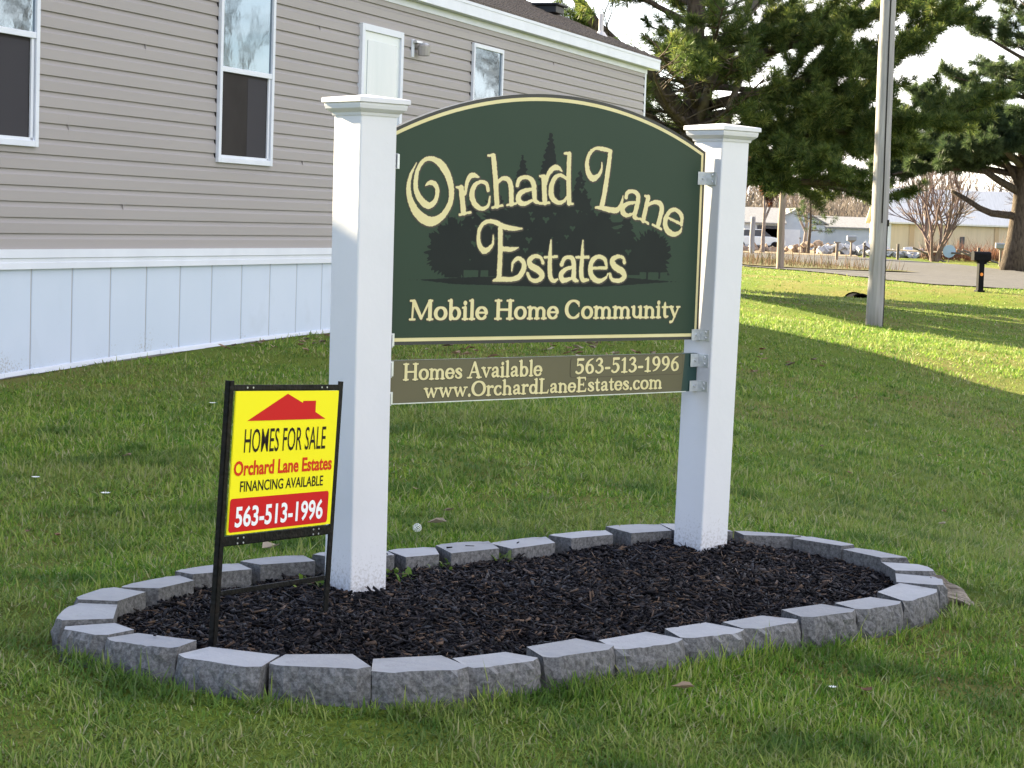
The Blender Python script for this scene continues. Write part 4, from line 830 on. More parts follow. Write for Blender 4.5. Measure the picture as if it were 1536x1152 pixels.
b.build('bottom_track', M['trim'], house)
# mud splashes low on the skirting
n_ = M['skirt'].node_tree; bs = n_.nodes['Principled BSDF']; old = bs.inputs['Base Color'].links[0].from_socket
ge = n_.nodes.new('ShaderNodeNewGeometry'); sx = n_.nodes.new('ShaderNodeSeparateXYZ'); n_.links.new(ge.outputs['Position'], sx.inputs[0])
hz = n_.nodes.new('ShaderNodeMapRange'); hz.inputs[1].default_value = -1.22; hz.inputs[2].default_value = -0.93; hz.inputs[3].default_value = 0.22; hz.inputs[4].default_value = 0.0; n_.links.new(sx.outputs['Z'], hz.inputs[0])
z1 = n_.nodes.new('ShaderNodeTexNoise'); z1.inputs['Scale'].default_value = 55; z1.inputs['Detail'].default_value = 5; z1.inputs['Roughness'].default_value = .7
z2 = n_.nodes.new('ShaderNodeTexNoise'); z2.inputs['Scale'].default_value = 1.9; z2.inputs['Detail'].default_value = 2
n_.links.new(ge.outputs['Position'], z1.inputs['Vector']); n_.links.new(ge.outputs['Position'], z2.inputs['Vector'])
ad = n_.nodes.new('ShaderNodeMath'); ad.operation = 'ADD'; n_.links.new(z1.outputs['Fac'], ad.inputs[0]); n_.links.new(hz.outputs[0], ad.inputs[1])
a2 = n_.nodes.new('ShaderNodeMath'); a2.operation = 'MULTIPLY_ADD'; a2.inputs[1].default_value = .55; n_.links.new(z2.outputs['Fac'], a2.inputs[0]); n_.links.new(ad.outputs[0], a2.inputs[2])
rr_m = n_.nodes.new('ShaderNodeValToRGB'); rr_m.color_ramp.elements[0].position = .985; rr_m.color_ramp.elements[1].position = 1.0; 
mrm = n_.nodes.new('ShaderNodeMapRange'); mrm.inputs[1].default_value = 1.02; mrm.inputs[2].default_value = 1.14; mrm.inputs[4].default_value = .75; n_.links.new(a2.outputs[0], mrm.inputs[0])
mm = n_.nodes.new('ShaderNodeMixRGB'); mm.inputs[2].default_value = (.27, .24, .21, 1); n_.links.new(mrm.outputs[0], mm.inputs[0]); n_.links.new(old, mm.inputs[1]); n_.links.new(mm.outputs[0], bs.inputs['Base Color'])

# ------------------------------------------------------------------ grass
M['grass'] = leafmat('mown grass blades', [(0.082, 0.185, 0.020), (0.118, 0.240, 0.026), (0.180, 0.305, 0.034), (0.250, 0.355, 0.042), (0.30, 0.34, 0.085), (0.44, 0.41, 0.24)], transl=0.35, rough=.55, patch=(0.225, 0.225, 0.085), patch_scale=.75, pamt=.42, spec=.15, dark=(0.055, 0.125, 0.022))
def grass(N, y0, y1, pw, hscale, seed, xlo=-.36, xhi=.36):
    r = np.random.default_rng(seed)
    u = r.random(N); e = 2 - pw           # density ~ 1/Y^pw
    yy = (y0 ** e + u * (y1 ** e - y0 ** e)) ** (1 / e) if abs(e) > 1e-6 else y0 * (y1 / y0) ** u
    t = r.uniform(xlo, xhi, N); xx = t * yy
    # clumping
    cl = np.sin(xx * 9.1 + 2 * np.sin(yy * 5.3)) * np.sin(yy * 8.3 + 2 * np.sin(xx * 6.1)) + .6 * np.sin(xx * 2.1 + yy * 1.3)
    keep = r.random(N) < .72 + .28 * cl
    a = (xx - SC.x) * U.x + (yy - SC.y) * U.y; v = (xx - SC.x) * V.x + (yy - SC.y) * V.y
    OP = np.array([q[0] for q in BLK.values()] + [q[1] for q in BLK.values()]); OP = OP[np.argsort(np.arctan2(OP[:, 1] - .36, (OP[:, 0] + .32) * .6))]
    keep &= ~inpoly(a, v, (OP - [-.32, .36]) * 1.012 + [-.32, .36])
    hs = xx * HD.x + yy * HD.y; hw = xx * HO.x + yy * HO.y + HW
    keep &= ~((hw < .03) & (hs < S1 + .05))
    keep &= ~inpoly(xx, yy, near + [(60, 140), (-36, 140)])
    bare = (hw < .35 + .2 * np.sin(hs * 2.2) + .7 * (hs > 16.5)) & (hs > 5) & (r.random(N) < .65)
    keep &= ~bare
    xx, yy, cl, hw = xx[keep], yy[keep], cl[keep], hw[keep]; n = len(xx); zz = G(xx, yy)
    tall = r.random(n) < .05
    h = (0.014 + .018 * r.random(n) + .008 * np.clip(cl, -1, 1)) * hscale * np.where(tall, 1.9, 1) * np.sqrt(np.maximum(yy / 6, .8))
    a = a[keep]; v = v[keep]; bdd = np.hypot(a - np.clip(a, -1.1, .48), v - .36) - .66; h = h * np.where(bdd < .035, 1.9, np.where(bdd < .09, 1.35, 1))
    wd = (0.0016 + .0011 * r.random(n)) * np.maximum(yy / 5.5, 1) ** .75
    yaw = r.uniform(0, 2 * np.pi, n); lean = np.abs(r.normal(.95, .55, n))
    dx, dy = np.cos(yaw), np.sin(yaw); px, py = -dy, dx
    bend = r.uniform(0, 2 * np.pi, n)
    def P(f, side, ln):
        k = ln * f ** 1.5
        return np.stack([xx + dx * h * k + px * wd * side, yy + dy * h * k + py * wd * side, zz - .004 + h * f * np.cos(np.clip(lean * .7, 0, 1.25))], -1)
    vs_ = np.stack([P(0, 1, lean), P(0, -1, lean), P(.55, .8, lean), P(.55, -.8, lean), P(1, 0, lean)], 1)
    b = (np.arange(n) * 5)[:, None]
    tr = np.concatenate([b + [0, 1, 3], b + [0, 3, 2], b + [2, 3, 4]])
    rr = np.clip(r.random(n) ** 1.5 * .85 + .1 * cl, 0, .86); rr = np.where(r.random(n) < .05, 1.0, rr); rr = np.where(tall, .6 + .35 * r.random(n), rr)
    return vs_.reshape(-1, 3), tr, np.repeat(rr, 5)
parts = [grass(620000, 3.3, 13, 2.35, 1.0, 1), grass(230000, 12, 34, 2.0, .85, 2), grass(130000, 32, 84, 2.0, .65, 3, -.05, .36)]
o_ = 0; A1 = []; A2 = []; A3 = []
for v_, t_2, r_ in parts: A1.append(v_); A2.append(t_2 + o_); A3.append(r_); o_ += len(v_)
gm = raw_mesh('grass', np.concatenate(A1), np.concatenate(A2), M['grass'], rnd=np.concatenate(A3)); tag(gm, 'short mown grass of the lawn', 'grass', kind='stuff')

# ------------------------------------------------------------------ small things on the lawn
M['leaf'] = leafmat('dry fallen leaf', [(0.16, 0.075, 0.04), (0.25, 0.15, 0.09), (0.33, 0.24, 0.16), (0.14, 0.10, 0.08), (0.42, 0.35, 0.26)], transl=.2, rough=.7)
def leaf(loc, size, seed, label, group=None, col_=None, name='fallen_leaf'):
    r = np.random.default_rng(seed); n = 9; yaw = r.uniform(0, 6.28); t = np.linspace(0, 2 * np.pi, n + 1)[:-1]
    rad = size * (.7 + .35 * np.abs(np.cos(t * 2.5))) * np.where(np.arange(n) % 2, .8, 1.05); x = rad * np.cos(t); y = rad * np.sin(t) * .65
    z = .35 * size * np.abs(np.sin(t + r.uniform(0, 3))) + r.uniform(-.1, .1, n) * size
    X = np.cos(yaw) * x - np.sin(yaw) * y; Y_ = np.sin(yaw) * x + np.cos(yaw) * y; tl = r.uniform(-.4, .4)
    vs_ = [(loc[0], loc[1], loc[2] + .012)] + [(loc[0] + a, loc[1] + b_, loc[2] + .014 + c + a * tl) for a, b_, c in zip(X, Y_, z)]
    tr = [(0, i + 1, (i + 1) % n + 1) for i in range(n)]
    o = raw_mesh(name, vs_, tr, M['leaf'], rnd=np.full(len(vs_), r.random() if col_ is None else col_)); tag(o, label, 'leaf', group); return o
r = np.random.default_rng(21)
for i in range(150):
    s = r.normal(17.0, .9) if i < 60 else r.uniform(17.5, 28.4); wd_ = abs(r.normal(.5, .4)) + .08
    p = H(s, wd_, 0); p.z = g1(p.x, p.y); leaf(p, r.uniform(.03, .06), 300 + i, 'dry curled leaf among the leaf litter at the foot of the white skirting', 'leaves along the skirting')
for i in range(120):
    s = r.uniform(15.8, 24); wd_ = r.uniform(.4, 3.9)
    p = H(s, wd_, 0); p.z = g1(p.x, p.y) + .012; leaf(p, r.uniform(.035, .07), 800 + i, 'brown leaf in the drift of leaves seen through the gap between the two sign boards', 'leaves drifted behind the sign')
for i in range(60):
    y_ = r.uniform(4.2, 22); x_ = y_ * r.uniform(-.24, .24)
    a_, v_ = (x_ - SC.x) * U.x + (y_ - SC.y) * U.y, (x_ - SC.x) * V.x + (y_ - SC.y) * V.y
    if -1.9 < a_ < 1.3 and -.45 < v_ < 1.15: continue
    if x_ * HO.x + y_ * HO.y + HW < .5: continue
    leaf((x_, y_, g1(x_, y_) + .008), r.uniform(.012, .024), 500 + i, 'small dry leaf scattered on the shaded lawn', 'small leaves on the lawn')
for (px, py, Y_, s_z, c_, lb) in ((-.235, 6.95, 0, .035, .9, 'pale tan leaf on the grass between the posts'), (-.72, 6.25, 0, .05, .95, 'tan curled leaf behind the block under the yard sign'), (.92, 5.15, 0, .022, .0, 'rust brown leaf on the grass at the lower right'), (.80, 5.73, 0, .028, .5, 'brown leaf tucked against the front blocks near the right end'), (.45, 5.02, 0, .03, .45, 'brown leaf against the front blocks right of centre')):
    leaf((px, py, g1(px, py) + .012), s_z, hash(lb) % 999 if False else int(abs(px * 1000)), lb, None, c_)
# white puff and daisies
M['petal'] = pm('white petals', (.8, .8, .76), rough=.7)
M['stem'] = pm('green stem', (.10, .16, .05), rough=.7)
def flower(x, y, h, r_, label, puff=False):
    z0 = g1(x, y); o = empty('dandelion' if puff else 'daisy', (x, y, z0), label, 'flower')
    b = MB(); b.tube([(x, y, z0), (x + .004, y, z0 + h)], [.0015, .0012], 5); b.build('stem', M['stem'], o)
    b = MB()
    if puff:
        for k in range(60):
            a = k * 2.4; c = 1 - 2 * (k + .5) / 60; q = math.sqrt(1 - c * c); d = Vector((q * math.cos(a), q * math.sin(a), c)); e = d.orthogonal().normalized() * r_ * .22
            p = Vector((x + .004, y, z0 + h)) + d * r_; b.add([p + e, p + e.cross(d), p - e, p - e.cross(d), p + d * r_ * .1], [(0, 1, 4), (1, 2, 4), (2, 3, 4), (3, 0, 4), (3, 2, 1, 0)])
    else:
        for k in range(11):
            a = k * 2 * math.pi / 11; d = Vector((math.cos(a), math.sin(a), .3)); e = Vector((-math.sin(a), math.cos(a), 0)) * r_ * .25; p = Vector((x + .004, y, z0 + h))
            b.add([p, p + d * r_ * .6 + e, p + d * r_, p + d * r_ * .6 - e], [(0, 1, 2, 3)])
    b.build('flower_head', M['petal'], o, recalc=False)
flower(-.30, 6.75, .03, .014, 'round white seed head beside the back blocks near the left white post', True)
flower(-1.79, 7.75, .06, .018, 'white clover flower standing in the lawn at the left edge')
flower(-1.50, 7.62, .015, .020, 'low white flower on the lawn at the left, nearer the yard sign')
flower(-1.60, 11.0, .05, .022, 'small white flower behind the yard sign left leg')
flower(.84, 5.2, .01, .012, 'pale speck of a flower in the right foreground grass')
# half buried weathered root at the right end of the bed
rw = Vector((1.33, 6.42, 0)); rw.z = g1(rw.x, rw.y)
b = MB(); r = random.Random(3)
n_, m_ = 14, 7
for i in range(m_ + 1):
    f = i / m_; cx = rw + Vector((.0 + .145 * f, .0 - .05 * f, .030 * (1 - f) - .004)); rad = .050 * (1 - f ** 2) ** .5 + .008
    for k in range(n_):
        a = 2 * math.pi * k / n_; rr_ = rad * (1 + .3 * math.sin(k * 2.2 + i * .4) + r.uniform(-.22, .22)); b.v.append((cx.x, cx.y + rr_ * 1.3 * math.cos(a), cx.z + rr_ * math.sin(a)))
for i in range(m_):
    for k in range(n_): b.f.append((i * n_ + k, i * n_ + (k + 1) % n_, (i + 1) * n_ + (k + 1) % n_, (i + 1) * n_ + k))
b.f.append(tuple(range(n_))); b.f.append(tuple(m_ * n_ + k for k in range(n_)))
ro = b.build('wood_chunk', pm('weathered wood', (.10, .08, .06), (.36, .31, .25), 14, .9, .8, 30, 7, .2, stretch=(1, 5, 5)), smooth=False); tag(ro, 'weathered pale piece of wood at the right end of the bed', 'wood')
# weeds creeping over the back blocks
def weed(x, y, z, label, n=26, sz=.05, seed=1, mat=None, name='weed'):
    r = np.random.default_rng(seed); V_ = []; T = []
    for i in range(n):
        a = r.uniform(0, 6.28); l = sz * r.uniform(.5, 1.2); e = r.uniform(.2, 1.2); bx, by = r.normal(0, sz * .5, 2); d = np.array([math.cos(a) * math.cos(e), math.sin(a) * math.cos(e), math.sin(e)]); s = np.array([-math.sin(a), math.cos(a), 0]) * l * .09
        p = np.array([x + bx, y + by, z]); k = len(V_); V_ += [p - s, p + s, p + d * l * .6 + s * 1.1, p + d * l * .6 - s * 1.1, p + d * l * np.array([1, 1, .7])]; T += [(k, k + 1, k + 2), (k, k + 2, k + 3), (k + 3, k + 2, k + 4)]
    o = raw_mesh(name, V_, T, mat or M['grass'], rnd=np.repeat(r.uniform(.3, 1, n), 5)); tag(o, label, 'plant'); return o
for i, (u_, v_, lb) in enumerate(((-.80, -.09, 'small weeds in the mulch under the yard sign panel'), (-.50, -.10, 'pale weeds in the mulch just right of the left white post'), (-.28, -.14, 'weed sprouting between the first back blocks right of the left post'), (-.05, -.15, 'weed sprouting in a joint of the back blocks below the web address'))):
    p = S(u_, v_, 0); weed(p.x, p.y, mulch_z(u_, v_) - .004, lb, 34, .055, 40 + i)

# ------------------------------------------------------------------ utility poles
M['pole'] = pm('weathered grey pole wood', (.26, .25, .255), (.36, .345, .345), 2.2, .9, .5, 12, 8, .2, stretch=(9, 9, .5), c3=(.22, .20, .19), scale3=1.5, lo3=.55, hi3=.7)
def pole(x, y, r0, r1, h, label, lean=(0, 0), wire=False, group=None, mat=None):
    z0 = g1(x, y); o = empty('utility_pole', (x, y, z0), label, 'utility pole', group)
    b = MB(); k = 16; pts = []; rd = []
    for i in range(k + 1):
        f = i / k; pts.append((x + lean[0] * f * h + .012 * math.sin(f * 9), y + lean[1] * f * h, z0 - .3 + f * (h + .3))); rd.append(r0 + (r1 - r0) * f + .004 * math.sin(i * 2.1))
    b.tube(pts, rd, 20); b.build('pole_shaft', mat or M['pole'], o, smooth=True)
    return o, pts, rd
o, pts, rd = pole(6.70, 38.45, .162, .125, 11.5, 'tall grey wooden utility pole on the sunlit bank, with a dark wire running down it', lean=(-.0015, .0))
# drying crack / ground wire on the camera side
M['dark'] = pm('dark crack', (.02, .018, .016), rough=.9)
b = MB(); q = []
for p, r_ in zip(pts[3:], rd[3:]): q.append((p[0] + .018, p[1] - r_ * 1.0, p[2]))
b.tube(q, [.014] * len(q), 6); b.build('ground_wire', M['dark'], o)
b = MB(); q = [(pts[i][0] + rd[i] * .86, pts[i][1] - rd[i] * .5, pts[i][2]) for i in range(0, 4)]; b.tube(q, [.012] * 4, 6); b.build('ground_wire', M['dark'], o)
b = MB(); b.box((pts[3][0] + rd[3] * .9, pts[3][1] - rd[3] * .45, pts[3][2]), (.05, .05, .12)); b.build('wire_staple', M['dark'], o)
pole(10.2, 80.1, .15, .13, 3.5, 'short brown wooden post pole standing on the verge by the road', mat=pm('brown pole', (.20, .155, .125), (.28, .22, .18), 3, .9, .3, 12, stretch=(6, 6, .5)))
pole(13.9, 122.5, .16, .14, 2.2, 'short wooden pole next to the right white post in the distance')

# ------------------------------------------------------------------ mailboxes
def mailbox(x, y, sc_, yaw, label, m1, post_m, reflector=False, post_w=.09, round_=True):
    z0 = g1(x, y); o = empty('mailbox', (x, y, z0), label, 'mailbox')
    d = Vector((math.cos(yaw), math.sin(yaw), 0)); e = Vector((-d.y, d.x, 0))
    P = lambda a, b_, c: Vector((x, y, z0)) + (d * a + e * b_ + Z * c) * sc_
    b = MB(); b.box(P(0, 0, .42), (post_w * sc_, post_w * sc_, 1.0 * sc_), (d, e, Z)); b.box(P(0, 0, .02), (post_w * 1.5 * sc_, post_w * 1.5 * sc_, .06 * sc_), (d, e, Z)); ps = b.build('post', post_m, o, bevel=.008)
    b = MB(); b.quad8([P(-.02, -.05, .76), P(.05, -.05, .76), P(.05, .05, .76), P(-.02, .05, .76)], [P(-.20, -.08, .90), P(.24, -.08, .90), P(.24, .08, .90), P(-.20, .08, .90)]); b.build('support_arm', post_m, o)
    n = 9; prof = [(-.10, .90), (-.10, 1.07)] + [(.10 * math.cos(math.pi - math.pi * k / n), 1.07 + .085 * math.sin(math.pi * k / n)) for k in range(1, n)] + [(.10, 1.07), (.10, .90)]
    b = MB(); 
    for a in (-.24, .26): b.v += [tuple(P(a, p[0], p[1])) for p in prof]
    K = len(prof); b.f = [tuple(range(K)), tuple(range(K, 2 * K))] + [(i, (i + 1) % K, K + (i + 1) % K, K + i) for i in range(K)]
    bo_ = b.build('mailbox_body', m1, o, bevel=.004)
    b = MB()
    for a in (-.262, -.243): b.v += [tuple(P(a, p[0] * 1.06, .985 + (p[1] - .985) * 1.05)) for p in prof]
    b.f = [tuple(range(K)), tuple(range(K, 2 * K))] + [(i, (i + 1) % K, K + (i + 1) % K, K + i) for i in range(K)]
    b.build('door', m1, bo_)
    b = MB(); b.box(P(.02, -.112, 1.05), (.16 * sc_, .012 * sc_, .03 * sc_), (d, e, Z)); b.build('flag', m1, bo_)
    if reflector:
        b = MB(); c = P(0, -post_w / 2 - .004, .50); b.tube([c, c - e * .012], [.05 * sc_, .045 * sc_], 12); b.build('reflector', M['reflector'], ps)
    return o
M['reflector'] = pm('orange reflector', (.85, .25, .03), rough=.25)
M['mbblack'] = pm('black plastic mailbox', (.003, .003, .005), (.006, .006, .008), 5, .5, spec=.08)
M['mbgrey'] = pm('grey metal mailbox', (.25, .26, .28), rough=.4)
M['mbpost'] = pm('wooden post', (.18, .14, .11), (.24, .19, .15), 6, .9)
mailbox(13.55, 60.4, 1.02, R(12), 'black plastic mailbox on a black post with an orange reflector by the road', M['mbblack'], M['mbblack'], True, .16)
mailbox(20.25, 125.5, 1.1, R(10), 'small grey mailbox on a dark post left of the tall utility pole in the distance', M['mbgrey'], M['mbpost'])
mailbox(25.1, 107.5, 1.05, R(0), 'grey mailbox on a wooden post beside the trunk at the right edge', M['mbgrey'], M['mbpost'])

# ------------------------------------------------------------------ rail fence, posts, blue disc sign
M['rail'] = pm('dark grey fence wood', (.10, .085, .075), (.17, .145, .13), 4, .9)
fz = lambda x, y: g1(x, y)
fe = empty('rail_fence', (21.5, 118.5, fz(21.5, 118.5)), 'low wooden rail fence with leaning braces along the far side of the road', 'fence')
fp = [(20.3, 121), (21.95, 119.3), (23.4, 117.0), (25.3, 113.5)]
for x, y in fp:
    b = MB(); b.box((x, y, fz(x, y) + .42), (.14, .14, .95)); b.build('fence_post', M['rail'], fe)
for (x0, y0), (x1, y1) in zip(fp[:-1], fp[1:]):
    b = MB(); b.tube([(x0, y0, fz(x0, y0) + .55), (x1, y1, fz(x1, y1) + .5)], [.05, .05], 6); b.build('rail', M['rail'], fe)
for x, y, dx in ((20.5, 119.5, .9), (23.0, 117, 1.3), (25.1, 113, 1.6), (24.6, 113, 1.2)):
    b = MB(); b.tube([(x - dx * .5, y, fz(x, y) + .75), (x + dx, y, fz(x, y) - .05)], [.05, .05], 6); b.build('brace', M['rail'], fe)
so_ = empty('disc_sign', (24.1, 115.5, fz(24.1, 115.5)), 'pale blue round marker on a thin post beside the multi-stemmed bare tree', 'sign')
b = MB(); b.tube([(24.1, 115.5, fz(24.1, 115.5)), (24.1, 115.5, fz(24.1, 115.5) + .5)], [.03, .03], 6); b.build('post', M['rail'], so_)
b = MB(); b.tube([(24.1, 115.44, fz(24.1, 115.5) + .62), (24.1, 115.48, fz(24.1, 115.5) + .62)], [.36, .36], 20); b.build('disc', pm('pale blue disc', (.35, .48, .62), rough=.5), so_)
# culvert in the ditch
cx, cy = 9.60, 57.4; cz = g1(cx, cy)
b = MB(); n = 18
for a, rr_ in ((.0, .30), (.0, .25), (1.2, .25), (1.2, .30)):
    for k in range(n): t = 2 * math.pi * k / n; b.v.append((cx + rr_ * math.cos(t), cy + a, cz + .10 + rr_ * .8 * math.sin(t)))
for q in range(3):
    for k in range(n): b.f.append((q * n + k, q * n + (k + 1) % n, (q + 1) * n + (k + 1) % n, (q + 1) * n + k))
b.f.append(tuple(3 * n + k for k in range(n)))
cu_ = b.build('culvert', pm('dark corrugated pipe', (.008, .008, .008), rough=.9, spec=.02)); tag(cu_, 'dark round end of a drain pipe in the ditch left of the utility pole', 'drain pipe')

# ------------------------------------------------------------------ trees
M['bark'] = pm('dark pine bark', (.055, .042, .034), (.12, .095, .075), 6, .95, .9, 18, 7, .15, stretch=(2, 2, .7), bdist=.05)
M['bark_lit'] = pm('limb bark painted sunlit', (.12, .10, .08), (.20, .17, .14), 6, .95, .6, 18, 7, .15)  # lighter copy of the bark, sunlight on the limbs put into its colour
M['bark_grey'] = pm('grey brown bark', (.16, .13, .115), (.26, .22, .20), 5, .95, .6, 14, 7, .15)
M['twig'] = pm('pale twigs', (.16, .13, .12), (.22, .18, .16), 3, .95)
M['needles'] = leafmat('pine needles', [(.035, .062, .018), (.055, .092, .024), (.085, .125, .032), (.13, .17, .040), (.20, .235, .055), (.27, .27, .075)], transl=.45, rough=.5)
M['needles_blue'] = leafmat('far pine needles', [(.035, .06, .028), (.05, .08, .032), (.08, .115, .042), (.12, .15, .055)], transl=.4, rough=.5)
M['brownleaf'] = leafmat('russet oak leaves', [(.10, .045, .03), (.16, .07, .04), (.20, .10, .055), (.12, .06, .045)], transl=.35, rough=.6)
def tufts(P, D, n, L_, W_, spread, r):
    """needle tufts at P (k,3) round directions D: n thin double triangles each"""
    k = len(P); P = np.repeat(P, n, 0); D = np.repeat(D, n, 0)
    d = D * r.uniform(.3, 1, (k * n, 1)) + r.normal(0, spread, (k * n, 3)); d /= np.linalg.norm(d, axis=1, keepdims=True)
    l = L_ * r.uniform(.55, 1.15, (k * n, 1)); s = np.cross(d, r.normal(0, 1, (k * n, 3))); s /= np.linalg.norm(s, axis=1, keepdims=True) + 1e-9; s = s * W_ * r.uniform(.6, 1.3, (k * n, 1))
    V_ = np.stack([P, P + d * l * .55 + s, P + d * l, P + d * l * .55 - s], 1).reshape(-1, 3)
    b = (np.arange(k * n) * 4)[:, None]; T = np.concatenate([b + [0, 1, 2], b + [0, 2, 3]])
    cv_ = np.repeat(np.clip(np.repeat(r.beta(1.6, 2.2, k), n) + r.normal(0, .10, k * n), 0, 1), 4)
    return V_, T, cv_
def limb_path(p, d, L_, seg, r, droop=0.0, wob=.12, up=0.0):
    pts = [Vector(p)]; d = Vector(d).normalized()
    for i in range(seg):
        d = (d + Vector((r.normal(0, wob), r.normal(0, wob), r.normal(0, wob * .6) - droop + up * i / seg))).normalized(); pts.append(pts[-1] + d * (L_ / seg))
    return pts
def pine(x, y, H_, r0, label, seed, clear, hand=(), matn='needles', nb=70, reach=6.5, dens=1.0, name='pine_tree', barkm='bark', NL=.21, top_pts=None, zcut=1e9, rmin=.3, excl=None, NW=.032, drop=None):
    r = np.random.default_rng(seed); z0 = g1(x, y); o = empty(name, (x, y, z0), label, 'tree')
    tk = [Vector((x + .25 * math.sin(f * 5) * f, y, z0 - .2 + f * H_)) for f in np.linspace(0, 1, 14)]
    if top_pts: tk = [Vector(p) for p in top_pts]
    b = MB(); b.tube(tk, [max(.04, r0 * (1 - .93 * f ** .9) * (1.25 if f == 0 else 1)) for f in np.linspace(0, 1, len(tk))], 14); b.build('trunk', M[barkm], o, smooth=True)
    lb = MB(); llit = MB(); P = []; D = []
    def foliage(pts, start, dn):
        L_ = sum((b_ - a).length for a, b_ in zip(pts[:-1], pts[1:])); n = max(2, int(L_ * dn))
        for _ in range(n):
            f = start + (1 - start) * r.random() ** .75; q = f * (len(pts) - 1); i = min(int(q), len(pts) - 2); p = pts[i].lerp(pts[i + 1], q - i); dd = (pts[i + 1] - pts[i]).normalized()
            P.append(p[:]); D.append((dd + Vector((0, 0, .5)))[:])
    def sub(pts, dens_, start=.2, k2=None, ln=None):
        L_ = sum((b_ - a).length for a, b_ in zip(pts[:-1], pts[1:])); k2 = k2 or max(3, int(L_ * 3.4 * dens_))
        for j in range(k2):
            f = start + (1 - start) * (j + r.random()) / k2; q = min(f, .999) * (len(pts) - 1); i = int(q); p = pts[i].lerp(pts[i + 1], q - i); dd = (pts[i + 1] - pts[i]).normalized()
            sd_ = Vector((-dd.y, dd.x, 0)); sd_ = sd_.normalized() if sd_.length > .1 else Vector((1, 0, 0)); sgn = 1 if r.random() < .5 else -1
            d2 = dd * r.uniform(.3, 1.0) + sd_ * sgn * r.uniform(.5, 1.1) + Vector((0, 0, r.uniform(-.15, .4)))
            l2 = (ln or L_ * .34) * r.uniform(.6, 1.15) * (1.15 - .6 * f)
            sp = limb_path(p, d2, l2, 4, r, 0, .14, .12); lb.tube(sp, list(np.linspace(.018, .006, 5)), 4, cap=False)
            foliage(sp, .15, 15 * dens_)
            for jj in range(max(1, int(l2 * 2.6))):
                f3 = r.uniform(.25, .95); q = f3 * 4; i3 = min(int(q), 3); p3 = sp[i3].lerp(sp[i3 + 1], q - i3); d3 = (sp[i3 + 1] - sp[i3]).normalized() + Vector(r.normal(0, .6, 3) * [1, 1, .4]); s3 = limb_path(p3, d3, l2 * .38, 2, r, 0, .1, .1)
                foliage(s3, .1, 17 * dens_)
    for k in range(nb):
        f = (k + r.random()) / nb; zz = clear + (H_ - clear - .3) * f ** 1.05; a = k * 2.399 + r.normal(0, .35)
        q = (zz) / H_ * (len(tk) - 1); i = min(int(q), len(tk) - 2); p = tk[i].lerp(tk[i + 1], q - i)
        L_ = reach * max(rmin, (1 - f) ** .65) * r.uniform(.65, 1.08)
        if excl and excl(a, zz): L_ *= .45
        d = Vector((math.cos(a), math.sin(a), r.uniform(-.05, .28) + .35 * f))
        pts = limb_path(p, d, L_, 7, r, .035, .10, .10)
        lb.tube(pts, list(np.linspace(max(.03, .022 * L_), .012, 8)), 6, cap=False)
        sub(pts, dens, .22)
    for h in hand:
        pts = []; hp = [Vector(q) for q in h['p']]
        rad = list(np.linspace(h['r'][0], h['r'][1], len(hp)))
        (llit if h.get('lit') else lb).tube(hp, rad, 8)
        if h.get('f', 1): sub(hp, dens * h.get('f', 1), h.get('s', .3), None, h.get('ln'))
    lb.build('limbs', M[barkm], o, smooth=True, recalc=False)
    if llit.v: llit.build('sunlit_limbs', M['bark_lit'], o, smooth=True, recalc=False)
    P = np.array(P); D = np.array(D)
    if drop: kp = ~(drop(P) & (r.random(len(P)) < .97)); P = P[kp]; D = D[kp]
    V_, T, c = tufts(P, D, 20, NL, NL * NW, .75, r)
    raw_mesh('crown', V_, T, M[matn], o, rnd=c)
    return o
DX = -.45; TX, TY = 4.36, 46.0; tz = g1(TX, TY)
tp = [(TX + .10, TY, tz - .3), (TX + .05, TY, tz + .8), (TX, TY, 0.4), (4.33, TY, 1.4), (4.31, TY, 2.2), (4.30, TY, 3.0), (4.22, TY + .2, 3.9), (4.25, TY + .2, 5.3), (4.4, TY, 7.5), (4.4, TY, 10), (4.3, TY, 13)]
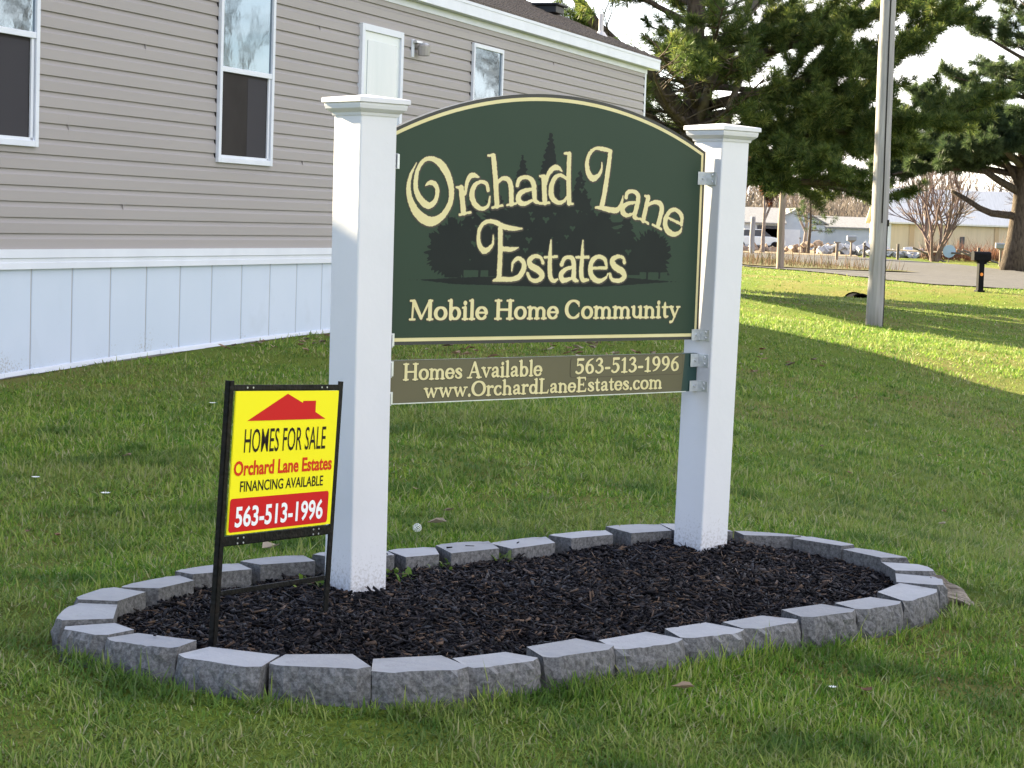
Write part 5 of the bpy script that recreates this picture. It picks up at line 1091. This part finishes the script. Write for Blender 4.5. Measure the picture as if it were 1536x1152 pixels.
hand = [
 dict(p=[(4.33, TY - .1, 2.05), (3.6, TY - .5, 2.75), (3.05, TY - .7, 3.35), (2.55, TY - .9, 3.7), (2.0, TY - 1.1, 4.2), (1.3, TY - 1.3, 5.1), (.7, TY - 1.4, 6.1)], r=(.24, .07), f=.8, s=.45),
 dict(p=[(4.3, TY, 1.35), (3.75, TY + .3, 1.95), (3.2, TY + .5, 2.5), (2.5, TY + .6, 2.9)], r=(.17, .06), f=.6, s=.6),
 dict(p=[(4.38, TY - .2, 2.3), (4.55, TY - .5, 3.1), (4.75, TY - .7, 3.6), (4.95, TY - .8, 4.2), (5.4, TY - .9, 4.7), (5.5, TY - 1, 5.5)], r=(.12, .05), lit=True, f=.6, s=.5),
 dict(p=[(4.85, TY - .8, 1.9), (4.95, TY - 1, 2.6), (5.15, TY - 1.1, 3.2), (5.2, TY - 1.2, 4.2)], r=(.09, .05), lit=True, f=.4, s=.5),
 dict(p=[(4.4, TY, 1.2), (4.9, TY - .8, 1.9)], r=(.12, .09), lit=True, f=0),
 dict(p=[(4.5, TY, 1.5), (5.5, TY - 1, 1.25), (6.1, TY - 1.5, 1.0), (7.2, TY - 1.9, .98), (7.9, TY - 2, .92)], r=(.10, .05), f=.9, s=.5, ln=.9),
 dict(p=[(4.5, TY, 2.6), (6.2, TY - .6, 3.1), (7.8, TY - 1, 3.5), (9.6, TY - 1.3, 4.6)], r=(.12, .04), f=1.5, s=.25),
 dict(p=[(4.5, TY, 2.0), (6.4, TY - 1, 2.0), (8.2, TY - 1.6, 2.2), (9.9, TY - 2, 2.6)], r=(.12, .04), f=1.5, s=.25),
 dict(p=[(4.5, TY, 3.4), (6.5, TY + .6, 4.1), (8.6, TY + .8, 4.9), (10.4, TY + 1, 5.6)], r=(.12, .04), f=1.4, s=.25),
 dict(p=[(4.5, TY, 1.8), (5.6, TY - 2, 1.6), (6.3, TY - 3, 1.4), (7.0, TY - 4, 1.2)], r=(.09, .03), f=1.6, s=.3, ln=1.0),
 dict(p=[(4.5, TY, 1.6), (5.2, TY - 1.6, 1.4), (5.6, TY - 2.4, 1.1), (5.8, TY - 3, .8)], r=(.08, .03), f=1.7, s=.3, ln=.8),
 dict(p=[(4.4, TY, 2.2), (6.0, TY + 1.5, 2.1), (8.0, TY + 2.5, 1.9), (9.4, TY + 3, 1.9)], r=(.12, .04), f=1.6, s=.3),
]
tp = [(a + DX, b_, c) for a, b_, c in tp]
for h_ in hand: h_['p'] = [(a + DX, b_, c) for a, b_, c in h_['p']]
def clear_trunk(P):
    x, y, z = P.T
    a = (y < TY + .4) & (z > .9) & (z < 3.1) & (x > 2.75) & (x < 4.55)
    zl = np.interp(x, [.3, 1.3, 2.1, 2.6, 3.2, 3.9], [6.1, 4.9, 3.9, 3.4, 2.7, 2.0])
    return a | ((x > .2) & (x < 3.6) & (np.abs(z - zl) < .42) & (y < TY + .2)) | ((x > 2.4) & (x < 3.6) & (z > 1.2) & (z < 2.4) & (y < TY + .6))
pine(TX + DX, TY, 14.5, .56, 'big dark pine with thick forking limbs behind the right end of the home', 11, 4.2, hand, nb=64, reach=5.8, dens=1.25, top_pts=tp, excl=lambda a, z: math.cos(a) < -.3 and z < 9, drop=clear_trunk)
X2, Y2 = 24.3, 96.5; z2 = g1(X2, Y2)
tp2 = [(X2 - .2, Y2, z2 - .3), (X2 - .1, Y2, z2 + 1.5), (X2, Y2, z2 + 3), (X2 + .1, Y2, z2 + 6), (X2 + .2, Y2, z2 + 9), (X2, Y2, z2 + 13), (X2, Y2, z2 + 15)]
hand2 = [
 dict(p=[(X2, Y2, .9), (22.9, Y2 - .5, 1.0), (22.3, Y2 - .8, 1.2), (21.6, Y2 - 1, 1.6), (20.9, Y2 - 1, 1.95)], r=(.18, .10), f=0),
 dict(p=[(X2, Y2, 2.0), (23.2, Y2 - .5, 2.5), (22.4, Y2 - 1, 2.9), (21.2, Y2 - 1, 3.0), (19.5, Y2 - 1, 2.9)], r=(.2, .08), f=.9, s=.4),
 dict(p=[(X2, Y2, 2.2), (23.6, Y2, 3.4), (23.1, Y2, 4.0), (22.0, Y2, 5.2)], r=(.16, .06), f=.8, s=.4),
 dict(p=[(X2, Y2, 3.4), (22.5, Y2, 4.4), (20.5, Y2 - 1, 5.0), (18.3, Y2 - 1.5, 4.9)], r=(.16, .05), f=1.6, s=.3),
 dict(p=[(X2, Y2, 3.0), (22.6, Y2 + 1, 3.6), (20.2, Y2 + 1, 3.9), (17.9, Y2 + 1.5, 3.7)], r=(.16, .05), f=1.6, s=.3),
 dict(p=[(X2, Y2, 2.8), (22.2, Y2 + 1, 3.2), (20.0, Y2 - 1, 3.1), (18.0, Y2 - 2, 2.6)], r=(.16, .05), f=1.5, s=.3),
 dict(p=[(X2, Y2, 4.2), (22.2, Y2 - 2, 5.0), (20.4, Y2 - 3, 5.6), (19.0, Y2 - 3, 5.9)], r=(.16, .05), f=1.4, s=.3),
 dict(p=[(X2, Y2, 3.2), (22.8, Y2 - 3, 3.8), (21.6, Y2 - 5, 3.9), (20.6, Y2 - 6, 3.7)], r=(.16, .05), f=1.5, s=.3)]
X2 -= 1.0; tp2 = [(a - 1.0, b_, c) for a, b_, c in tp2]
for h_ in hand2: h_['p'] = [(a - 1.0, b_, c) for a, b_, c in h_['p']]
pine(X2, Y2, 10.5, .52, 'far pine with a wide dark trunk at the right edge of the picture', 13, 4.6, hand2, 'needles_blue', nb=52, reach=7.2, dens=.9, top_pts=tp2, NL=.36, rmin=.35)

pine(-5.3, 62.5, 17, .34, 'pine behind the home roof, its crown just above the shingles', 17, 1.6, (), nb=64, reach=5.6, dens=1.1, NL=.30, NW=.065)
pine(-4.6, 51.5, 13, .34, 'large pine standing behind the home, only its upper fringe showing over the roof', 19, 1.4, (), nb=70, reach=5.6, dens=1.25, NL=.30, NW=.065)
def bare(x, y, H_, r0, label, seed, stems=1, spread=.35, depth=5, name='bare_tree', mat='bark_grey', fork=.3, group=None, leaves=None, ldens=0, twigmat='twig', nk=(2, 4)):
    r = np.random.default_rng(seed); z0 = g1(x, y); o = empty(name, (x, y, z0), label, 'tree', group)
    tm, lm, tw = MB(), MB(), MB(); LP = []; LD = []
    def grow(p, d, L_, rad, dep):
        seg = 4 if dep > 2 else 3
        pts = limb_path(p, d, L_, seg, r, 0, .11, .10)
        mb = tm if dep == depth else (lm if dep > 2 else tw)
        mb.tube(pts, list(np.linspace(rad, rad * .62, seg + 1)), 8 if dep > 3 else (5 if dep > 2 else 3), cap=False)
        if dep <= 2 and leaves:
            for _ in range(ldens): q = r.uniform(0, seg - .01); i = int(q); LP.append(pts[i].lerp(pts[i + 1], q - i)[:]); LD.append(tuple(r.normal(0, 1, 3)))
        if dep == 0: return
        for k in range(r.integers(nk[0], nk[1] + 1)):
            f = r.uniform(.45, 1) if k else 1.0; q = f * seg; i = min(int(q), seg - 1); pp = pts[i].lerp(pts[i + 1], q - i)
            dd = (pts[-1] - pts[-2]).normalized() + Vector(r.normal(0, 1, 3)) * (spread if k else spread * .4) + Vector((0, 0, .12))
            grow(pp, dd, L_ * r.uniform(.58, .85), rad * (.62 if k else .68) , dep - 1)
    for s in range(stems):
        a = 2 * math.pi * s / max(stems, 1) + .6
        d = Vector((fork * math.cos(a), fork * math.sin(a), 1)) if stems > 1 else Vector((0, 0, 1))
        grow(Vector((x + .1 * math.cos(a) * (stems > 1), y + .1 * math.sin(a) * (stems > 1), z0 - .1)), d, H_ * .33, r0, depth)
    tm.build('trunk', M[mat], o, smooth=True, recalc=False); lm.build('limbs', M[mat], o, smooth=True, recalc=False); tw.build('twigs', M[twigmat], o, recalc=False)
    if leaves:
        V_, T, c = tufts(np.array(LP), np.array(LD), 5, .22, .05, .8, r); raw_mesh('crown', V_, T, M[leaves], o, rnd=c)
    return o
M['bark_red'] = pm('reddish brown bark', (.13, .085, .075), (.20, .14, .12), 5, .95)
bare(23.35, 115.6, 5.6, .11, 'bare multi-stemmed tree by the far rail fence in front of the cream building', 31, stems=6, spread=.28, depth=5, fork=.42, mat='bark_red', twigmat='bark_red', nk=(2, 3))
for i, (x, y, h, lb) in enumerate(((29.5, 118, 7, 'bare grey tree just left of the far right trunk'), (33, 132, 9, 'tall bare grey tree behind the far right trunk'), (27.8, 140, 8, 'bare pale tree in front of the right end of the cream building'), (37, 150, 10, 'bare tree at the far right behind the mailboxes'), (22, 158, 9, 'bare brown tree rising behind the left part of the cream building roof'), (31, 170, 11, 'pale bare tree behind the right part of the cream building roof'))):
    bare(x, y, h, .16, lb, 50 + i, spread=.42, depth=5, nk=(3, 4))
bare(15.2, 128, 7.2, .14, 'russet leaved oak over the white house left of the near pole', 71, spread=.45, depth=4, leaves='brownleaf', ldens=20, name='oak_tree', nk=(3, 4))
bare(12.6, 118, 6.2, .12, 'lower russet oak beside the right white post', 72, spread=.5, depth=4, leaves='brownleaf', ldens=20, name='oak_tree', nk=(3, 4))
pine(18.7, 133, 5.6, .13, 'small open dark evergreen between the white house and the cream building', 73, 1.6, (), 'needles_blue', nb=20, reach=2.1, dens=.35, NL=.3, name='evergreen_tree')
for i, (x, y, h, lb) in enumerate(((34, 52, 12, 'bare grey tree mirrored in the tall window pane'), (37, 45.5, 13, 'large bare tree mirrored in the left window pane'), (38, 69.5, 13, 'bare tree mirrored in the small right window'))):
    bare(x, y, h, .2, lb, 90 + i, mat='bark', twigmat='bark', spread=.42, depth=5, nk=(2, 4))
# far wood
r = np.random.default_rng(4); n = 64000
t = r.uniform(-.10, .42, n); yy = r.uniform(190, 330, n); xx = t * yy; bz = G(xx, yy); hh = r.uniform(7, 13, n) * (.7 + .3 * np.sin(xx * .13) * np.sin(xx * .05 + 1)); z0 = bz + r.uniform(0, .8, n) * hh
yw = r.uniform(0, 6.28, n); ln = r.uniform(.8, 2.6, n); lx = r.normal(0, .5, n)
wv = np.stack([np.cos(yw), np.sin(yw), 0 * yw], -1) * .075; P0 = np.stack([xx, yy, z0], -1); d = np.stack([lx, r.normal(0, .4, n), np.ones(n)], -1); d /= np.linalg.norm(d, axis=1, keepdims=True)
Vf = np.stack([P0 + wv, P0 - wv, P0 + d * ln[:, None]], 1).reshape(-1, 3); Tf = np.arange(n * 3).reshape(-1, 3)
M['farwood'] = leafmat('far bare twigs', [(.12, .095, .09), (.15, .125, .11), (.18, .15, .13), (.09, .075, .065)], transl=.3, rough=.9)
fw = raw_mesh('far_wood', Vf, Tf, M['farwood'], rnd=np.repeat(r.random(n), 3)); tag(fw, 'far-off wood of bare brown trees closing the view', 'wood', kind='stuff')
# dry weeds on the verge
r = np.random.default_rng(8); n = 3600
yy = r.uniform(80, 106, n); xx = yy * r.uniform(.108, .19, n); ok = inpoly(xx, yy, [(9.0, 84), (12, 81), (15.3, 80.6), (13.3, 92), (11.4, 104), (9.4, 106)]); xx, yy = xx[ok], yy[ok]; n = len(xx); zz = G(xx, yy) + .05
a = r.uniform(0, 6.28, n); h = r.uniform(.12, .75, n) * (.4 + .6 * (np.sin(xx * 3 + yy) > .1)); w_ = r.uniform(.008, .02, n)
P0 = np.stack([xx, yy, zz], -1); wv = np.stack([np.cos(a), np.sin(a), 0 * a], -1) * w_[:, None]; d = np.stack([r.normal(0, .25, n), r.normal(0, .25, n), np.ones(n)], -1) * h[:, None]
M['dryweed'] = leafmat('dry weeds', [(.10, .06, .04), (.15, .105, .065), (.09, .05, .035), (.07, .10, .03)], transl=.3, rough=.8)
dw = raw_mesh('dry_weeds', np.stack([P0 + wv, P0 - wv, P0 + d], 1).reshape(-1, 3), np.arange(n * 3).reshape(-1, 3), M['dryweed'], rnd=np.repeat(r.random(n), 3)); tag(dw, 'dry reddish brown weeds on the verge beyond the road', 'weeds', kind='stuff')
for i, (x, y, h_, lb) in enumerate(((12.0, 83.5, .95, 'thin pale stake standing in the dry weeds, nearest the utility pole'), (16.7, 108, .9, 'pale square post in the dry weeds in front of the junk piles'), (14.2, 104, 1.1, 'thin stake with a flat top behind the dry weeds'))):
    z0 = g1(x, y); b = MB(); wq = .03 if i != 1 else .13; b.box((x, y, z0 + h_ / 2), (wq, wq, h_)); b.box((x, y, z0 + h_ + .03), (wq * 2 + .05, wq * 2, .05)); o = b.build('stake', M['mbpost']); tag(o, lb, 'stake')
# brush line in front of the cream building
r = np.random.default_rng(12); n = 9000
xx = r.uniform(24, 40, n); yy = 122 + r.uniform(-1.5, 1.5, n) + (xx - 24) * .2; zz = G(xx, yy); a = r.uniform(0, 6.28, n); h = np.abs(r.normal(.55, .25, n)); P0 = np.stack([xx, yy, zz + r.random(n) * .5], -1)
wv = np.stack([np.cos(a), np.sin(a), 0 * a], -1) * .02; d = np.stack([r.normal(0, .5, n), r.normal(0, .4, n), np.abs(r.normal(.6, .4, n))], -1) * h[:, None]
br = raw_mesh('brush', np.stack([P0 + wv, P0 - wv, P0 + d], 1).reshape(-1, 3), np.arange(n * 3).reshape(-1, 3), M['brownleaf'], rnd=np.repeat(r.random(n), 3)); tag(br, 'low tangled brown brush at the foot of the cream building', 'brush', kind='stuff')

# ------------------------------------------------------------------ far buildings
def building(name, x0, x1, y0, y1, zb, zt, ridge, wallm, roofm, label, parts=(), along='x', ov=.3):
    o = empty(name, ((x0 + x1) / 2, y0, zb), label, 'building')
    b = MB(); b.quad8([Vector((x0, y0, zb - .3)), Vector((x1, y0, zb - .3)), Vector((x1, y1, zb - .3)), Vector((x0, y1, zb - .3))], [Vector((x0, y0, zt)), Vector((x1, y0, zt)), Vector((x1, y1, zt)), Vector((x0, y1, zt))]); 
    if along == 'y':
        xm = (x0 + x1) / 2; k = len(b.v); b.v += [(x0, y0 + .001, zt), (x1, y0 + .001, zt), (xm, y0 + .001, ridge), (x0, y1, zt), (x1, y1, zt), (xm, y1, ridge)]; b.f += [(k, k + 1, k + 2), (k + 5, k + 4, k + 3)]
    else:
        ym = (y0 + y1) / 2; k = len(b.v); b.v += [(x0 + .001, y0, zt), (x0 + .001, y1, zt), (x0 + .001, ym, ridge), (x1 - .001, y0, zt), (x1 - .001, y1, zt), (x1 - .001, ym, ridge)]; b.f += [(k, k + 1, k + 2), (k + 5, k + 4, k + 3)]
    b.build('wall', wallm, o, recalc=False)
    b = MB(); T = .12
    if along == 'x':
        ym = (y0 + y1) / 2; sl = (ridge - zt) / (ym - y0)
        for (ya, za, yb, zb_) in ((y0 - ov, zt - ov * sl, ym, ridge), (ym, ridge, y1 + ov, zt - ov * sl)):
            b.quad8([Vector((x0 - ov, ya, za + .01)), Vector((x1 + ov, ya, za + .01)), Vector((x1 + ov, yb, zb_ + .01)), Vector((x0 - ov, yb, zb_ + .01))], [Vector((x0 - ov, ya, za + T)), Vector((x1 + ov, ya, za + T)), Vector((x1 + ov, yb, zb_ + T)), Vector((x0 - ov, yb, zb_ + T))])
    else:
        xm = (x0 + x1) / 2; sl = (ridge - zt) / (xm - x0)
        for (xa, za, xb, zb_) in ((x0 - ov, zt - ov * sl, xm, ridge), (xm, ridge, x1 + ov, zt - ov * sl)):
            b.quad8([Vector((xa, y0 - ov, za + .01)), Vector((xb, y0 - ov, zb_ + .01)), Vector((xb, y1 + ov, zb_ + .01)), Vector((xa, y1 + ov, za + .01))], [Vector((xa, y0 - ov, za + T)), Vector((xb, y0 - ov, zb_ + T)), Vector((xb, y1 + ov, zb_ + T)), Vector((xa, y1 + ov, za + T))])
    b.build('roof', roofm, o)
    for nm, xa, xb, za, zb_, m_ in parts:
        b = MB(); b.box(((xa + xb) / 2, y0 - .03, (za + zb_) / 2), (xb - xa, .08, zb_ - za)); b.build(nm, m_, o)
    return o
M['creamwall'] = pm('cream metal siding', (.58, .47, .33), (.64, .52, .37), 1.5, .7, stretch=(6, 1, .2))
M['creamtrim'] = pm('tan trim', (.50, .36, .22), rough=.7); M['paleroof'] = pm('pale metal roof', (.66, .63, .58), (.74, .71, .66), 2, .5, stretch=(5, .2, 1))
M['whitewall'] = pm('bluish white siding', (.38, .43, .52), (.42, .47, .55), 2, .6); M['greyroof'] = pm('grey shingle roof', (.20, .20, .21), (.26, .26, .27), 6, .8); M['darkopen'] = pm('dark opening', (.05, .055, .07), rough=.6)
zc = -1.75
building('metal_shed', 26.0, 39.0, 146, 153, zc, .75, 3.0, M['creamwall'], M['paleroof'], 'long cream metal building with a pale roof behind the bare trees', [('corner_trim', 25.9, 26.3, zc, .7, M['trim']), ('trim_strip', 27.6, 27.95, zc, .7, M['creamtrim']), ('eave_trim', 25.7, 39.3, .55, .80, M['darkopen']), ('door', 31.2, 31.5, zc, -.2, M['darkopen']), ('trim_strip', 33.6, 33.9, zc, .7, M['creamtrim'])])
building('white_house', 20.6, 24.9, 168, 176, -1.7, .45, 1.55, M['whitewall'], M['greyroof'], 'bluish white garage with a gabled front, far beyond the verge', [('garage_door', 21.6, 22.9, -1.7, -.1, M['trim'])], 'y')
building('grey_roof_house', 17.4, 21.2, 166, 174, -1.7, .35, 1.5, M['whitewall'], M['greyroof'], 'white house with a grey roof and a dark bay, left of the gabled garage', [('garage_opening', 19.2, 20.9, -1.7, .15, M['darkopen']), ('garage_door', 19.5, 20.9, -1.1, -.1, M['trim'])])
building('low_shed', 25.3, 29.5, 172, 178, -1.7, .2, 1.0, M['whitewall'], M['greyroof'], 'low pale shed right of the gabled garage')
# cars and piles
M['junkw'] = pm('white tarp', (.40, .40, .42), (.50, .49, .49), 5, .6, .4, 4); M['junkt'] = pm('tan scrap', (.24, .17, .12), (.34, .25, .18), 6, .8, .5, 6)
def pile(x, y, w_, h_, m_, label, seed, name='junk_pile'):
    r = random.Random(seed); b = MB(); z0 = g1(x, y)
    for k in range(20):
        ax = Vector((r.gauss(0, 1), r.gauss(0, 1), r.gauss(0, .5))).normalized(); bx = ax.orthogonal().normalized(); cx_ = ax.cross(bx); f = r.uniform(-.5, .5)
        b.box((x + f * w_, y + r.uniform(-.4, .4), z0 + h_ * r.uniform(.15, .65) * (1 - abs(f))), (w_ * r.uniform(.08, .28), w_ * r.uniform(.06, .16), h_ * r.uniform(.15, .45)), (ax, bx, cx_))
    o = b.build(name, m_, bevel=.04); return tag(o, label, 'junk pile')
def car(x, y, yaw, m_, label, L_=4.4):
    z0 = g1(x, y) + .02; d = Vector((math.cos(yaw), math.sin(yaw), 0)); e = Vector((-d.y, d.x, 0)); P = lambda a, b_, c: Vector((x, y, z0)) + d * a + e * b_ + Z * c
    o = empty('parked_car', (x, y, z0), label, 'car')
    prof = [(-2.2, .35), (-2.2, .8), (-1.9, .95), (-1.0, 1.0), (1.0, .98), (1.9, .85), (2.2, .7), (2.2, .35)]
    b = MB(); K = len(prof)
    for s_2 in (-.85, .85): b.v += [tuple(P(a, s_2, c)) for a, c in prof]
    b.f = [tuple(range(K)), tuple(range(K, 2 * K))] + [(i, (i + 1) % K, K + (i + 1) % K, K + i) for i in range(K)]; b.build('body', m_, o, bevel=.06)
    pr2 = [(-1.5, .96), (-1.0, 1.42), (.5, 1.44), (1.2, .97)]; b = MB(); K = 4
    for s_2 in (-.72, .72): b.v += [tuple(P(a, s_2, c)) for a, c in pr2]
    b.f = [tuple(range(K)), tuple(range(K, 2 * K))] + [(i, (i + 1) % K, K + (i + 1) % K, K + i) for i in range(K)]; cb = b.build('cabin', M['darkopen'], o, bevel=.05)
    b = MB(); b.box(P(-.25, 0, 1.45), (1.5, 1.36, .05), (d, e, Z)); b.build('car_roof', m_, o, bevel=.02)
    for a in (-1.35, 1.35):
        for s_2 in (-.82, .82):
            b = MB(); b.tube([P(a, s_2 - .1, .32), P(a, s_2 + .1, .32)], [.32, .32], 14); w_ = b.build('wheel', M['mbblack'], o)
    return o
M['carw'] = pm('white car paint', (.62, .65, .68), rough=.25, spec=.6)
car(16.7, 147, R(20), M['carw'], 'white car parked far off just right of the right white post')
pile(21.2, 133.5, 3.2, 1.3, M['junkw'], 'white tarps and scrap piled left of the tall pole near the cream building', 5)
pile(19.3, 135, 2.6, 1.2, M['junkt'], 'tan scrap heap in front of the gabled garage', 6)
pile(22.9, 131, 2.0, 1.1, M['junkw'], 'white junk heap directly left of the tall utility pole', 7)
pile(16.0, 136, 3.4, .6, M['junkt'], 'low tan earth and scrap heap behind the near pole', 8)
pile(24.8, 130, 3.6, .9, M['junkw'], 'white boat-like junk heap right of the tall utility pole', 9)
pile(27.6, 130, 2.2, .9, M['junkw'], 'pale junk heap behind the multi-stemmed bare tree', 10)
